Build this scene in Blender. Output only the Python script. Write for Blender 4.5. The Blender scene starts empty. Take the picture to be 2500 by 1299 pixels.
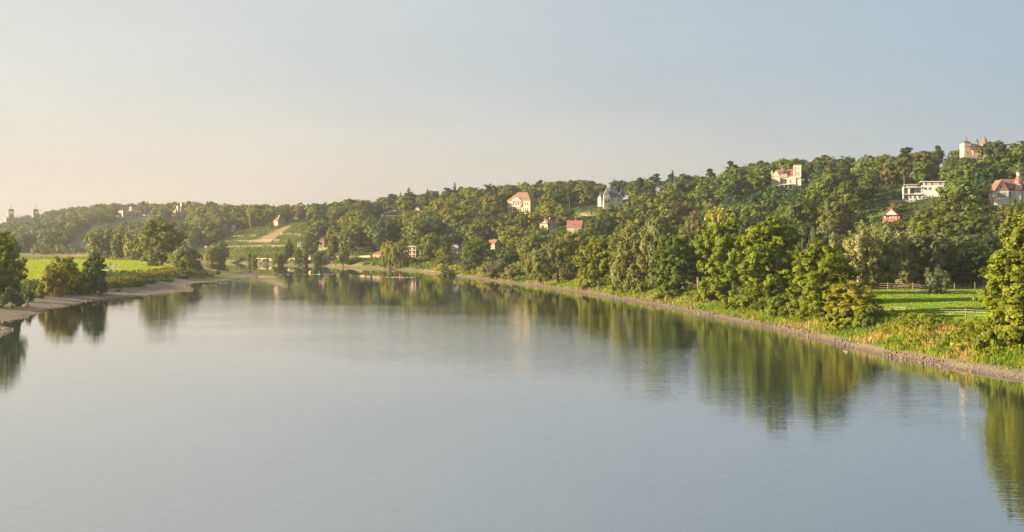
# Evening river valley with wooded slopes, villas and castles.  Everything is built in code.
import bpy, math, random
import numpy as np
from mathutils import Vector, Matrix

random.seed(7)
RNG = np.random.default_rng(11)
SC = bpy.context.scene
COL = SC.collection
F, CX, HY, CAMH = 3018.0, 1250.0, 583.0, 14.0      # focal length (px of the 2500 px photo), centre column, horizon row, eye height (m)

def W(px, py, d):                                   # photo position + distance -> place in metres
    return ((px - CX) / F * d, d, CAMH - (py - HY) / F * d)
def SX(x, y): return CX + F * x / y
def SY(y, z): return HY + (CAMH - z) / y * F

# ------------------------------------------------------------------ object helpers
def tag(o, label=None, cat=None, group=None, kind=None):
    if label: o['label'] = label
    if cat: o['category'] = cat
    if group: o['group'] = group
    if kind: o['kind'] = kind
    return o
def empty(name, loc, rz=0.0):
    o = bpy.data.objects.new(name, None); o.location = loc; o.rotation_euler = (0, 0, rz)
    o.empty_display_size = 0.5
    COL.objects.link(o); return o
def link(name, me, parent=None, loc=(0, 0, 0)):
    o = bpy.data.objects.new(name, me); COL.objects.link(o)
    if parent is not None: o.parent = parent
    o.location = loc
    return o
def mesh_np(name, V, Q, mats=(), tint=None, mi=None, smooth=False):
    """V (n,3); Q (m,k) index array (one polygon size) or list of such arrays"""
    Qs = Q if isinstance(Q, list) else [Q]
    me = bpy.data.meshes.new(name)
    V = np.asarray(V, np.float32)
    me.vertices.add(len(V)); me.vertices.foreach_set('co', V.ravel())
    li, ls, st = [], [], 0
    for q in Qs:
        q = np.asarray(q, np.int32)
        if len(q) == 0: continue
        li.append(q.ravel()); ls.append(np.arange(len(q), dtype=np.int32) * q.shape[1] + st); st += q.size
    li = np.concatenate(li); ls = np.concatenate(ls)
    me.loops.add(len(li)); me.loops.foreach_set('vertex_index', li)
    me.polygons.add(len(ls)); me.polygons.foreach_set('loop_start', ls)
    if mi is not None: me.polygons.foreach_set('material_index', np.asarray(mi, np.int32))
    for m in mats: me.materials.append(m)
    if tint is not None:
        t = np.ones((len(V), 4), np.float32); t[:, :3] = tint
        a = me.color_attributes.new('tint', 'FLOAT_COLOR', 'POINT'); a.data.foreach_set('color', t.ravel())
    me.update(calc_edges=True)
    if smooth: me.polygons.foreach_set('use_smooth', np.ones(len(ls), bool))
    return me

class MB:
    """collects boxes, prisms, tubes; build() makes one mesh object"""
    def __init__(s): s.v, s.f, s.m = [], [], []
    def add(s, vs, fs, m=0):
        b = len(s.v); s.v += [tuple(v) for v in vs]
        s.f += [tuple(i + b for i in f) for f in fs]; s.m += [m] * len(fs); return s
    def box(s, x0, x1, y0, y1, z0, z1, m=0):
        v = [(x0,y0,z0),(x1,y0,z0),(x1,y1,z0),(x0,y1,z0),(x0,y0,z1),(x1,y0,z1),(x1,y1,z1),(x0,y1,z1)]
        return s.add(v, [(3,2,1,0),(4,5,6,7),(0,1,5,4),(1,2,6,5),(2,3,7,6),(3,0,4,7)], m)
    def prism(s, poly, axis, a0, a1, m=0):
        """poly of 2-D points swept along an axis: 'y' -> (x,z), 'x' -> (y,z), 'z' -> (x,y)"""
        n = len(poly)
        def pt(p, a): return (p[0], a, p[1]) if axis == 'y' else (a, p[0], p[1]) if axis == 'x' else (p[0], p[1], a)
        vs = [pt(p, a0) for p in poly] + [pt(p, a1) for p in poly]
        fs = [tuple(range(n))[::-1], tuple(range(n, 2 * n))] + [(i, (i + 1) % n, n + (i + 1) % n, n + i) for i in range(n)]
        return s.add(vs, fs, m)
    def lathe(s, x, y, prof, n=10, m=0, rot=0.0, sy=1.0):
        vs = []
        for r, z in prof:
            for k in range(n):
                a = 2 * math.pi * k / n + rot
                vs.append((x + r * math.cos(a), y + sy * r * math.sin(a), z))
        fs = []
        for i in range(len(prof) - 1):
            for k in range(n):
                k2 = (k + 1) % n
                fs.append((i*n+k, i*n+k2, (i+1)*n+k2, (i+1)*n+k))
        fs.append(tuple(range(n))[::-1]); fs.append(tuple((len(prof)-1)*n + k for k in range(n)))
        return s.add(vs, fs, m)
    def tube(s, p0, p1, r0, r1=None, n=6, m=0):
        r1 = r0 if r1 is None else r1
        p0, p1 = Vector(p0), Vector(p1); d = (p1 - p0).normalized()
        u = d.cross(Vector((0,0,1)) if abs(d.z) < .9 else Vector((1,0,0))).normalized(); w = d.cross(u)
        vs = [p + r * (math.cos(2*math.pi*k/n) * u + math.sin(2*math.pi*k/n) * w) for p, r in ((p0, r0), (p1, r1)) for k in range(n)]
        fs = [(k, (k+1) % n, n + (k+1) % n, n + k) for k in range(n)] + [tuple(range(n))[::-1], tuple(range(n, 2*n))]
        return s.add(vs, fs, m)
    def mesh(s, name, mats, smooth=False):
        me = bpy.data.meshes.new(name); me.from_pydata(s.v, [], s.f)
        for m in (mats if isinstance(mats, (list, tuple)) else [mats]): me.materials.append(m)
        me.polygons.foreach_set('material_index', s.m)
        if smooth: me.polygons.foreach_set('use_smooth', [True] * len(s.f))
        me.update(); return me
    def build(s, name, mats, parent=None, loc=(0,0,0), smooth=False):
        return link(name, s.mesh(name, mats, smooth), parent, loc)

# ------------------------------------------------------------------ materials
def newmat(name):
    m = bpy.data.materials.new(name); m.use_nodes = True
    nt = m.node_tree; nt.nodes.clear()
    out = nt.nodes.new('ShaderNodeOutputMaterial')
    return m, nt, out
def N(nt, t, **kw):
    n = nt.nodes.new(t)
    for k, v in kw.items():
        if k.startswith('i_'): n.inputs[k[2:].replace('_', ' ')].default_value = v
        else: setattr(n, k, v)
    return n
def rgba(c): return (c[0], c[1], c[2], 1.0)
def mixc(nt, fac, a, b, mode='MIX'):
    n = nt.nodes.new('ShaderNodeMix'); n.data_type = 'RGBA'; n.blend_type = mode
    for sock, v in ((n.inputs[0], fac), (n.inputs[6], a), (n.inputs[7], b)):
        if hasattr(v, 'is_linked'): nt.links.new(v, sock)
        elif isinstance(v, (int, float)): sock.default_value = v
        else: sock.default_value = rgba(v)
    return n.outputs[2]
def ramp(nt, src, pts):
    r = nt.nodes.new('ShaderNodeValToRGB'); e = r.color_ramp.elements
    while len(e) < len(pts): e.new(0.5)
    for k, (p, c) in enumerate(pts):
        e[k].position = p; e[k].color = rgba(c) if not isinstance(c, (int, float)) else (c, c, c, 1)
    nt.links.new(src, r.inputs[0]); return r.outputs[0]
def plain(name, c, rough=0.85, var=0.18, scale=1.5, metal=0.0, dirt=None, bump=0.0):
    """painted/plastered/stone surface with mottled wear (object coordinates)"""
    m, nt, out = newmat(name)
    p = N(nt, 'ShaderNodeBsdfPrincipled', i_Roughness=rough, i_Metallic=metal)
    tc = N(nt, 'ShaderNodeTexCoord')
    no = N(nt, 'ShaderNodeTexNoise', i_Scale=scale, i_Detail=5.0, i_Roughness=0.65)
    nt.links.new(tc.outputs['Object'], no.inputs['Vector'])
    lo = tuple(max(0, x * (1 - var)) for x in c) if dirt is None else dirt
    hi = tuple(min(1, x * (1 + var)) for x in c)
    nt.links.new(ramp(nt, no.outputs['Fac'], [(0.3, lo), (0.5, c), (0.72, hi)]), p.inputs['Base Color'])
    if bump:
        b = N(nt, 'ShaderNodeBump', i_Strength=bump, i_Distance=0.05); nt.links.new(no.outputs['Fac'], b.inputs['Height'])
        nt.links.new(b.outputs[0], p.inputs['Normal'])
    nt.links.new(p.outputs[0], out.inputs[0]); return m
def tiles(name, c1, c2, rows=3.0):
    """roof covering: courses along local z with colour change from tile to tile"""
    m, nt, out = newmat(name)
    p = N(nt, 'ShaderNodeBsdfPrincipled', i_Roughness=0.8)
    tc = N(nt, 'ShaderNodeTexCoord')
    wv = N(nt, 'ShaderNodeTexWave', bands_direction='Z', i_Scale=rows, i_Distortion=0.4, i_Detail=1.0)
    no = N(nt, 'ShaderNodeTexNoise', i_Scale=1.2, i_Detail=6.0, i_Roughness=0.75)
    for n in (wv, no): nt.links.new(tc.outputs['Object'], n.inputs['Vector'])
    nt.links.new(mixc(nt, no.outputs['Fac'], c1, c2), p.inputs['Base Color'])
    b = N(nt, 'ShaderNodeBump', i_Strength=0.5, i_Distance=0.04); nt.links.new(wv.outputs['Fac'], b.inputs['Height'])
    nt.links.new(b.outputs[0], p.inputs['Normal'])
    nt.links.new(p.outputs[0], out.inputs[0]); return m
def glass_mat(name, c=(0.03, 0.04, 0.05)):
    m, nt, out = newmat(name)
    p = N(nt, 'ShaderNodeBsdfPrincipled', i_Roughness=0.08, i_IOR=1.5)
    p.inputs['Base Color'].default_value = rgba(c)
    nt.links.new(p.outputs[0], out.inputs[0]); return m
def leaf_mat(name, transl=0.36, rough=0.55):
    """leaf colour = object colour x per-leaf tint"""
    m, nt, out = newmat(name)
    oi = N(nt, 'ShaderNodeObjectInfo'); at = N(nt, 'ShaderNodeAttribute', attribute_name='tint')
    col = mixc(nt, 1.0, oi.outputs['Color'], at.outputs['Color'], 'MULTIPLY')
    d = N(nt, 'ShaderNodeBsdfPrincipled', i_Roughness=rough); d.inputs['Specular IOR Level'].default_value = 0.12
    t = N(nt, 'ShaderNodeBsdfTranslucent'); mx = N(nt, 'ShaderNodeMixShader', i_Fac=transl)
    warm = mixc(nt, 1.0, col, (1.18, 1.25, 0.5), 'MULTIPLY')
    nt.links.new(col, d.inputs['Base Color']); nt.links.new(warm, t.inputs['Color'])
    nt.links.new(d.outputs[0], mx.inputs[1]); nt.links.new(t.outputs[0], mx.inputs[2])
    nt.links.new(mx.outputs[0], out.inputs[0]); return m
LEAF = leaf_mat('leaf')
BARK = plain('bark', (0.07, 0.055, 0.04), 0.95, 0.35, 6.0)
BARKP = plain('pine_bark', (0.13, 0.085, 0.06), 0.95, 0.35, 6.0)

# ------------------------------------------------------------------ camera, sun, sky
cam = bpy.data.cameras.new('camera'); co = bpy.data.objects.new('camera', cam); COL.objects.link(co)
co.location = (0, 0, CAMH); co.rotation_euler = (math.radians(90), 0, 0)
cam.sensor_width = 36.0; cam.lens = 36.0 * F / 2500.0; cam.shift_y = -(649.5 - HY) / 2500.0
cam.clip_start = 0.5; cam.clip_end = 20000.0
SC.camera = co
SUN_EL, SUN_AZ = 14.0, -101.0            # azimuth measured from the view axis (+Y), negative = left
sl = bpy.data.lights.new('sun', 'SUN'); so = bpy.data.objects.new('sun', sl); COL.objects.link(so)
sl.energy = 5.0; sl.angle = math.radians(0.6); sl.color = (1.0, 0.82, 0.55)
az, el = math.radians(SUN_AZ), math.radians(SUN_EL)
SUND = Vector((math.sin(az) * math.cos(el), math.cos(az) * math.cos(el), math.sin(el)))
so.rotation_euler = SUND.to_track_quat('Z', 'Y').to_euler(); so.location = (-200, 200, 150)

wd = bpy.data.worlds.new('World'); SC.world = wd; wd.use_nodes = True
nt = wd.node_tree; nt.nodes.clear()
out = N(nt, 'ShaderNodeOutputWorld'); bg = N(nt, 'ShaderNodeBackground', i_Strength=0.074)
sky = N(nt, 'ShaderNodeTexSky', sky_type='NISHITA', sun_disc=False)
sky.sun_elevation = el; sky.sun_rotation = az; sky.air_density = 1.0; sky.dust_density = 2.0; sky.ozone_density = 1.0
# evening haze of the sky: a veil that is creamy towards the sun and low down, blue-grey away from it
tc = N(nt, 'ShaderNodeTexCoord')
sep = N(nt, 'ShaderNodeSeparateXYZ'); nt.links.new(tc.outputs['Generated'], sep.inputs[0])
dsun = N(nt, 'ShaderNodeVectorMath', operation='DOT_PRODUCT'); dsun.inputs[1].default_value = (-1.0, 0.0, 0.0)
nt.links.new(tc.outputs['Generated'], dsun.inputs[0])
mr = N(nt, 'ShaderNodeMapRange'); nt.links.new(dsun.outputs['Value'], mr.inputs[0])
mr.inputs[1].default_value = -0.42; mr.inputs[2].default_value = 0.48
SKY_TOP = [(0.0, (1.52, 1.92, 2.32)), (0.35, (1.95, 2.26, 2.48)), (0.7, (2.75, 2.88, 2.82)), (1.0, (3.15, 3.12, 2.92))]
SKY_LOW = [(0.0, (2.05, 2.42, 2.6)), (0.35, (2.95, 2.72, 2.42)), (0.7, (3.45, 3.0, 2.55)), (1.0, (3.25, 2.85, 2.45))]
rt = ramp(nt, mr.outputs[0], [(p, tuple(x / 8 for x in c)) for p, c in SKY_TOP])
rl = ramp(nt, mr.outputs[0], [(p, tuple(x / 8 for x in c)) for p, c in SKY_LOW])
el_f = N(nt, 'ShaderNodeMapRange', interpolation_type='SMOOTHERSTEP'); nt.links.new(sep.outputs['Z'], el_f.inputs[0])
el_f.inputs[1].default_value = -0.01; el_f.inputs[2].default_value = 0.17
# faint streaks of cirrus
mp = N(nt, 'ShaderNodeMapping'); mp.inputs['Scale'].default_value = (1.2, 1.2, 9.0); mp.inputs['Rotation'].default_value = (0.0, 0.16, 0.0)
nt.links.new(tc.outputs['Generated'], mp.inputs[0])
cn = N(nt, 'ShaderNodeTexNoise', i_Scale=2.2, i_Detail=3.0, i_Roughness=0.5); nt.links.new(mp.outputs[0], cn.inputs['Vector'])
base = mixc(nt, el_f.outputs[0], rl, rt)
veil = mixc(nt, 1.0, base, ramp(nt, cn.outputs['Fac'], [(0.35, 0.965), (0.65, 1.03)]), 'MULTIPLY')
v8 = N(nt, 'ShaderNodeVectorMath', operation='SCALE'); v8.inputs['Scale'].default_value = 8.0
nt.links.new(veil, v8.inputs[0])
fin = mixc(nt, 0.93, sky.outputs[0], v8.outputs[0])
nt.links.new(fin, bg.inputs[0]); nt.links.new(bg.outputs[0], out.inputs[0])

SC.view_settings.view_transform = 'Standard'; SC.view_settings.look = 'None'
SC.view_settings.exposure = 1.75; SC.view_settings.gamma = 1.0
SC.render.engine = 'CYCLES'
SC.cycles.max_bounces = 8; SC.cycles.diffuse_bounces = 3; SC.cycles.glossy_bounces = 3; SC.cycles.transmission_bounces = 3
SC.cycles.volume_bounces = 0; SC.cycles.transparent_max_bounces = 8
SC.cycles.caustics_reflective = False; SC.cycles.caustics_refractive = False
SC.cycles.use_denoising = True
try:
    SC.cycles.denoiser = 'OPENIMAGEDENOISE'; SC.cycles.denoising_prefilter = 'ACCURATE'
except Exception: pass
# ------------------------------------------------------------------ banks and terrain
def bank(pts): return [(W(px, 0, CAMH * F / (py - HY))[0], CAMH * F / (py - HY)) for px, py in pts]
RB = [(95, -400), (74, -60), (62, 60)] + bank([(2500,930),(2420,917),(2350,905),(2270,890),(2200,877),(2130,863),(2050,842),(1975,824),(1900,806),(1800,785),(1700,765),
      (1600,745),(1500,728),(1440,718),(1370,708),(1310,699),(1250,692),(1150,678),(1070,668),(1000,661),(900,655.5),(800,650.5),(700,646.5),(600,643),(540,641)])
RB += [((px - CX) / F * d, d) for px, d in ((490, 755), (400, 810), (250, 850), (100, 865), (-100, 875), (-400, 880), (-900, 890), (-2000, 900))]
RPOLY = np.array(RB + [(-4000, 1200), (-6000, 6000), (6000, 6000), (6000, -400)])
LB = [(-150, -400), (-105, 0), (-78, 110)] + bank([(-120, 850), (-40, 832), (10,821),(30,812),(38,805),(30,799),(5,796.5),(-30,796)]) \
   + bank([(-34,791),(0,787),(44,782),(82,770),(117,758),(187,744),(216,736),(263,731.5),(351,723),(409,717),(476,711),(470,702),(459,695),(480,691),(518,689),(560,685.5),(600,679),
           (628,674.5),(641,672),(627,667.5),(600,664.5),(545,661),(518,656),(505,650),(492,645.5)])
LB += [((px - CX) / F * d, d) for px, d in ((470, 700), (400, 735), (200, 745), (0, 750), (-400, 760), (-1500, 770))]
LPOLY = np.array(LB + [(-5000, 770), (-5000, -400)])
def seg_dist(X, Y, poly, closed=True, n=None):
    P = np.stack([X, Y], -1); best = np.full(X.shape, 1e18)
    m = len(poly) if closed else len(poly) - 1
    for i in range(m):
        a, b = poly[i], poly[(i + 1) % len(poly)]
        ab = b - a; t = np.clip(((P - a) @ ab) / (ab @ ab), 0, 1)
        q = P - a - t[..., None] * ab
        best = np.minimum(best, (q * q).sum(-1))
    return np.sqrt(best)
def inside(X, Y, poly):
    c = np.zeros(X.shape, bool); n = len(poly)
    for i in range(n):
        (x0, y0), (x1, y1) = poly[i], poly[(i + 1) % n]
        if y0 == y1: continue
        k = ((y0 > Y) != (y1 > Y)) & (X < (x1 - x0) * (Y - y0) / (y1 - y0) + x0)
        c ^= k
    return c
def vnoise(X, Y, s, seed=0):
    """smooth value noise"""
    x, y = X / s + seed * 17.3, Y / s - seed * 9.1
    xi, yi = np.floor(x).astype(np.int64), np.floor(y).astype(np.int64); fx, fy = x - xi, y - yi
    fx, fy = fx * fx * (3 - 2 * fx), fy * fy * (3 - 2 * fy)
    def h(a, b):
        n = (a * 374761393 + b * 668265263 + seed * 1442695) & 0x7fffffff
        n = ((n ^ (n >> 13)) * 1274126177) & 0x7fffffff
        return ((n ^ (n >> 16)) & 0xffff) / 65535.0
    return (h(xi, yi) * (1 - fx) + h(xi + 1, yi) * fx) * (1 - fy) + (h(xi, yi + 1) * (1 - fx) + h(xi + 1, yi + 1) * fx) * fy
def sstep(a, b, x):
    t = np.clip((x - a) / (b - a), 0, 1); return t * t * (3 - 2 * t)
# hill profile per column: foot distance, ridge distance, row of the tree tops on the ridge
HILL = np.array([(-900,920,1750,560),(-200,905,1650,555),(0,900,1560,552),(100,900,1500,524),(200,900,1450,508),(300,900,1400,502),(400,890,1350,500),(500,830,1250,499),(600,745,1150,502),
  (700,700,1060,501),(800,655,980,497),(900,625,930,487),(1000,600,890,471),(1100,590,860,462),(1250,570,830,450),(1400,530,790,440),(1500,500,760,441),(1600,480,730,432),(1700,455,700,430),
  (1800,430,670,408),(1900,412,650,391),(2000,398,630,382),(2100,385,615,384),(2250,365,600,370),(2400,350,585,349),(2500,335,575,348),(2700,320,570,345),(3600,300,560,340)], float)
TREE_H = 12.0
def hill_par(px):
    foot = np.interp(px, HILL[:, 0], HILL[:, 1]); rid = np.interp(px, HILL[:, 0], HILL[:, 2]); top = np.interp(px, HILL[:, 0], HILL[:, 3])
    return foot, rid, CAMH - (top - HY) / F * rid - TREE_H
def terrain(X, Y, parts=False):
    X, Y = np.asarray(X, float), np.asarray(Y, float)
    inR, inL = inside(X, Y, RPOLY), inside(X, Y, LPOLY)
    dR, dL = seg_dist(X, Y, RPOLY), seg_dist(X, Y, LPOLY)
    sd = np.where(inR, dR, np.where(inL, dL, -np.minimum(dR, dL)))
    Ys = np.maximum(Y, 30.0); px = CX + F * X / Ys
    foot, rid, zr = hill_par(px)
    t = (Y - foot) / (rid - foot)
    s = np.clip(t, 0, 1); s = 0.75 * s + 0.25 * s * s * (3 - 2 * s)
    gw = np.where(inR, np.interp(px, [600, 830, 920, 1020, 1100, 1300, 1800, 2500], [0.8, 0.8, 2.2, 1.8, 0.6, 0.6, 0.9, 2.1]), np.interp(px, [-100, 130, 400, 470, 510], [18, 12, 12, 12, 5]))
    z = np.clip(sd, -4, 0) * 0.35 + np.clip(sd, 0, gw) * (np.where(inR, 0.62, 1.15) / gw)
    up = np.where(inR, 8.0, 7.0)
    z = z + np.where(inR, 2.2, 1.7) * sstep(gw, gw + up, sd) + 0.5 * sstep(gw + up, gw + up + 25, sd)
    spit = inL * sstep(440, 500, px) * sstep(320, 360, Y)
    z = np.where(sd > 0, z * (1 - 0.72 * spit), z)
    z = z + inR * np.where(sd > 0, np.maximum(zr - 3.2, 0) * s * (Y > 60), 0)
    z = z - inR * np.clip(t - 1, 0, 3) * 6.0 * (t > 1)
    z = z + (sd > gw + 4) * (vnoise(X, Y, 23, 1) - 0.5) * 0.45 + (sd > 0.4) * (vnoise(X, Y, 4, 2) - 0.5) * 0.14 * np.where(sd > 18, .25, 1)
    # low grassy mound on the right bank, wide flat terrace of the promenade beyond
    if parts: return z, sd, inR, inL, px, t, gw
    return z
def zat(x, y): return float(terrain(np.array([x]), np.array([y]))[0])
_DD = np.exp(np.linspace(math.log(100), math.log(1900), 700))
def solve(px, py, dmin=0):
    """where the ground shows at this photo position: (x, y, z)"""
    X = (px - CX) / F * _DD; Z = terrain(X, _DD)
    k = np.nonzero((SY(_DD, Z) <= py) & (_DD > dmin) & (Z > 0.02))[0]
    i = k[0] if len(k) else len(_DD) - 1
    return float(X[i]), float(_DD[i]), float(Z[i])
def ground(px, d):
    x = (px - CX) / F * d; return (x, d, zat(x, d))

# ground mesh ----------------------------------------------------
def ground_mat():
    m, nt, out = newmat('ground')
    p = N(nt, 'ShaderNodeBsdfPrincipled', i_Roughness=0.95); p.inputs['Specular IOR Level'].default_value = 0.15
    geo = N(nt, 'ShaderNodeNewGeometry')
    a = N(nt, 'ShaderNodeAttribute', attribute_name='tint'); g = N(nt, 'ShaderNodeAttribute', attribute_name='shore')
    def noise(s, d=5.0, r=0.6):
        n = N(nt, 'ShaderNodeTexNoise', i_Scale=s, i_Detail=d, i_Roughness=r); nt.links.new(geo.outputs['Position'], n.inputs['Vector']); return n.outputs['Fac']
    n1, n2, n3 = noise(0.35), noise(2.2, 4, 0.7), noise(9.0, 3, 0.7)
    vo = N(nt, 'ShaderNodeTexVoronoi', i_Scale=3.2); nt.links.new(geo.outputs['Position'], vo.inputs['Vector'])
    bw = N(nt, 'ShaderNodeRGBToBW'); nt.links.new(vo.outputs['Color'], bw.inputs[0])
    peb = mixc(nt, 0.5, ramp(nt, n1, [(0.3, (0.13, 0.105, 0.088)), (0.5, (0.205, 0.162, 0.135)), (0.7, (0.28, 0.225, 0.185))]), bw.outputs[0], 'OVERLAY')
    peb = mixc(nt, 0.35, peb, (0.205, 0.162, 0.135))
    weed = ramp(nt, n2, [(0.42, 0.0), (0.68, 1.0)])
    peb = mixc(nt, mixc(nt, 1.0, weed, (0.35, 0.35, 0.35), 'MULTIPLY'), peb, (0.20, 0.20, 0.07))
    grass = mixc(nt, 1.0, a.outputs['Color'], ramp(nt, n2, [(0.25, (0.72, 0.72, 0.7)), (0.5, (1, 1, 1)), (0.75, (1.25, 1.2, 1.05))]), 'MULTIPLY')
    add = N(nt, 'ShaderNodeMath', operation='ADD'); nt.links.new(g.outputs['Fac'], add.inputs[0])
    ms = N(nt, 'ShaderNodeMath', operation='MULTIPLY_ADD'); nt.links.new(n1, ms.inputs[0]); ms.inputs[1].default_value = 5.0; ms.inputs[2].default_value = -2.5
    nt.links.new(ms.outputs[0], add.inputs[1])
    fac = ramp(nt, N_map(nt, add.outputs[0], -1.2, 1.2), [(0.0, 0.0), (1.0, 1.0)])
    col = mixc(nt, fac, peb, grass)
    wet = N(nt, 'ShaderNodeAttribute', attribute_name='wet')          # damp stones right at the water line
    col = mixc(nt, wet.outputs['Fac'], col, mixc(nt, 1.0, col, (0.42, 0.40, 0.38), 'MULTIPLY'))
    nt.links.new(col, p.inputs['Base Color'])
    b = N(nt, 'ShaderNodeBump', i_Strength=0.7, i_Distance=0.12); nt.links.new(n3, b.inputs['Height'])
    nt.links.new(b.outputs[0], p.inputs['Normal']); nt.links.new(p.outputs[0], out.inputs[0]); return m
def N_map(nt, src, a, b):
    n = N(nt, 'ShaderNodeMapRange'); nt.links.new(src, n.inputs[0]); n.inputs[1].default_value = a; n.inputs[2].default_value = b; return n.outputs[0]
GROUND = ground_mat()
pxs = np.concatenate([np.arange(-1500, -150, 45), np.arange(-150, 2660, 9), np.arange(2660, 4500, 45)])
ds = np.exp(np.arange(math.log(38), math.log(2300), 0.0085)); ds = np.concatenate([ds, [2800, 3600, 5000]])
PX, DS = np.meshgrid(pxs, ds); GX, GY = (PX - CX) / F * DS, DS
GZ, SD, INR, INL, _, HT, GWD = terrain(GX, GY, True)
def in_px_poly(PX, PY, poly): return inside(PX, PY, np.array(poly, float))
GPY = SY(GY, GZ)
MEADOW = [(-400,640),(0,634),(180,632),(335,636),(420,645),(428,654),(330,668),(262,690),(120,705),(0,720),(-400,760)]
PASTURE = [(2075,712),(2150,706),(2290,708),(2420,708),(2540,735),(2520,805),(2350,793),(2200,773),(2090,757)]
VINE = [(500,612),(530,592),(600,565),(640,556),(690,548),(745,542),(742,600),(700,628),(620,637),(505,636)]
def ground_colour(PX, PY, X, Y, z, sd, inR, inL, t):
    C = np.empty(PX.shape + (3,)); C[:] = (0.055, 0.075, 0.018)                   # woodland floor
    n = vnoise(X, Y, 14, 4); n2 = vnoise(X, Y, 45, 5)
    def put(mask, c, k=1.0): C[mask] = C[mask] * (1 - k) + np.array(c) * k
    low = (t < 0.02) & inR
    put(low, (0.13, 0.15, 0.025)); put(low & (n > 0.55), (0.24, 0.20, 0.07), 0.75)
    put(inL, (0.14, 0.17, 0.035)); put(inL & (n > 0.5), (0.22, 0.17, 0.07), 0.7)
    me = in_px_poly(PX, PY, MEADOW) & inL
    put(me, (0.30, 0.35, 0.03)); put(me & (n2 > 0.55), (0.25, 0.32, 0.03)); put(me & (PY < 644) & (PX < 130) & (PY > 637.5), (0.30, 0.26, 0.07), 0.7)
    pa = in_px_poly(PX, PY, PASTURE) & inR
    put(pa, (0.20, 0.29, 0.03)); put(pa & (n > 0.6), (0.22, 0.27, 0.05), 0.6)
    sp = inL & (PX > 470) & (Y < 620) & (Y > 360); put(sp, (0.19, 0.19, 0.05))
    dry = inL & in_px_poly(PX, PY, [(255,690),(330,668),(428,654),(425,666),(345,683),(262,700)])
    put(dry, (0.34, 0.20, 0.09))
    vi = in_px_poly(PX, PY, VINE) & inR & (Y > 600)
    put(vi, (0.13, 0.15, 0.03))
    put(vi & in_px_poly(PX, PY, [(612,590),(700,551),(712,552),(655,592)]), (0.28, 0.19, 0.11))
    put(inR & in_px_poly(PX, PY, [(1305,527),(1330,520),(1460,518),(1460,530),(1400,532)]), (0.20, 0.27, 0.05))
    put(inR & in_px_poly(PX, PY, [(2050,560),(2110,515),(2190,500),(2195,560),(2120,575)]), (0.10, 0.17, 0.03))
    put(inR & in_px_poly(PX, PY, [(1030,660),(1060,645),(1135,646),(1130,663),(1060,668)]), (0.36, 0.27, 0.10))
    return C
GC = ground_colour(PX, GPY, GX, GY, GZ, SD, INR, INL, HT)
nr, nc = PX.shape
idx = np.arange(nr * nc).reshape(nr, nc)
quads = np.stack([idx[:-1, :-1], idx[:-1, 1:], idx[1:, 1:], idx[1:, :-1]], -1).reshape(-1, 4)
Vg = np.stack([GX, GY, GZ], -1).reshape(-1, 3)
def fmean(A): A = A.reshape(-1); return A[quads].mean(1)
f_sd, f_gw, f_t = fmean(SD), fmean(GWD), fmean(HT)
f_px, f_py = fmean(PX), fmean(GPY)
f_R, f_L = fmean(INR.astype(float)) > 0.5, fmean(INL.astype(float)) > 0.5
shore_val = (SD - GWD).reshape(-1); wet_val = np.clip(1.1 - SD / 0.9, 0, 1).reshape(-1)
def sub_ground(name, mask):
    q = quads[mask]
    if not len(q): return
    u, inv = np.unique(q, return_inverse=True); q2 = inv.reshape(q.shape)
    me = mesh_np(name, Vg[u], q2, [GROUND], tint=GC.reshape(-1, 3)[u], smooth=True)
    for nm, val in (('shore', shore_val), ('wet', wet_val)):
        a = me.attributes.new(nm, 'FLOAT', 'POINT'); a.data.foreach_set('value', val[u].astype(np.float32))
    tag(link(name, me), kind='structure')
keep = f_sd > -9
m_me = keep & f_L & in_px_poly(f_px, f_py, MEADOW)
m_pa = keep & f_R & in_px_poly(f_px, f_py, PASTURE) & (f_t < 0.05)
m_sl = keep & (f_sd < f_gw) & (f_t < 0.5) & ~m_me & ~m_pa
m_hi = keep & f_R & (f_t > 0.0) & ~m_sl & ~m_me & ~m_pa
m_gr = keep & ~(m_me | m_pa | m_sl | m_hi)
for nm, mk in (('meadow', m_me), ('pasture', m_pa), ('gravel_shore', m_sl), ('hillside', m_hi), ('ground', m_gr)): sub_ground(nm, mk)
# right bank beyond the frame, down to the bridge and the lands outside the view
o = MB().box(-9000, 9000, -3000, 9000, -3.4, -3.0).build('riverbed', plain('mud', (0.06, 0.055, 0.04)))
tag(o, kind='structure')

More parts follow.
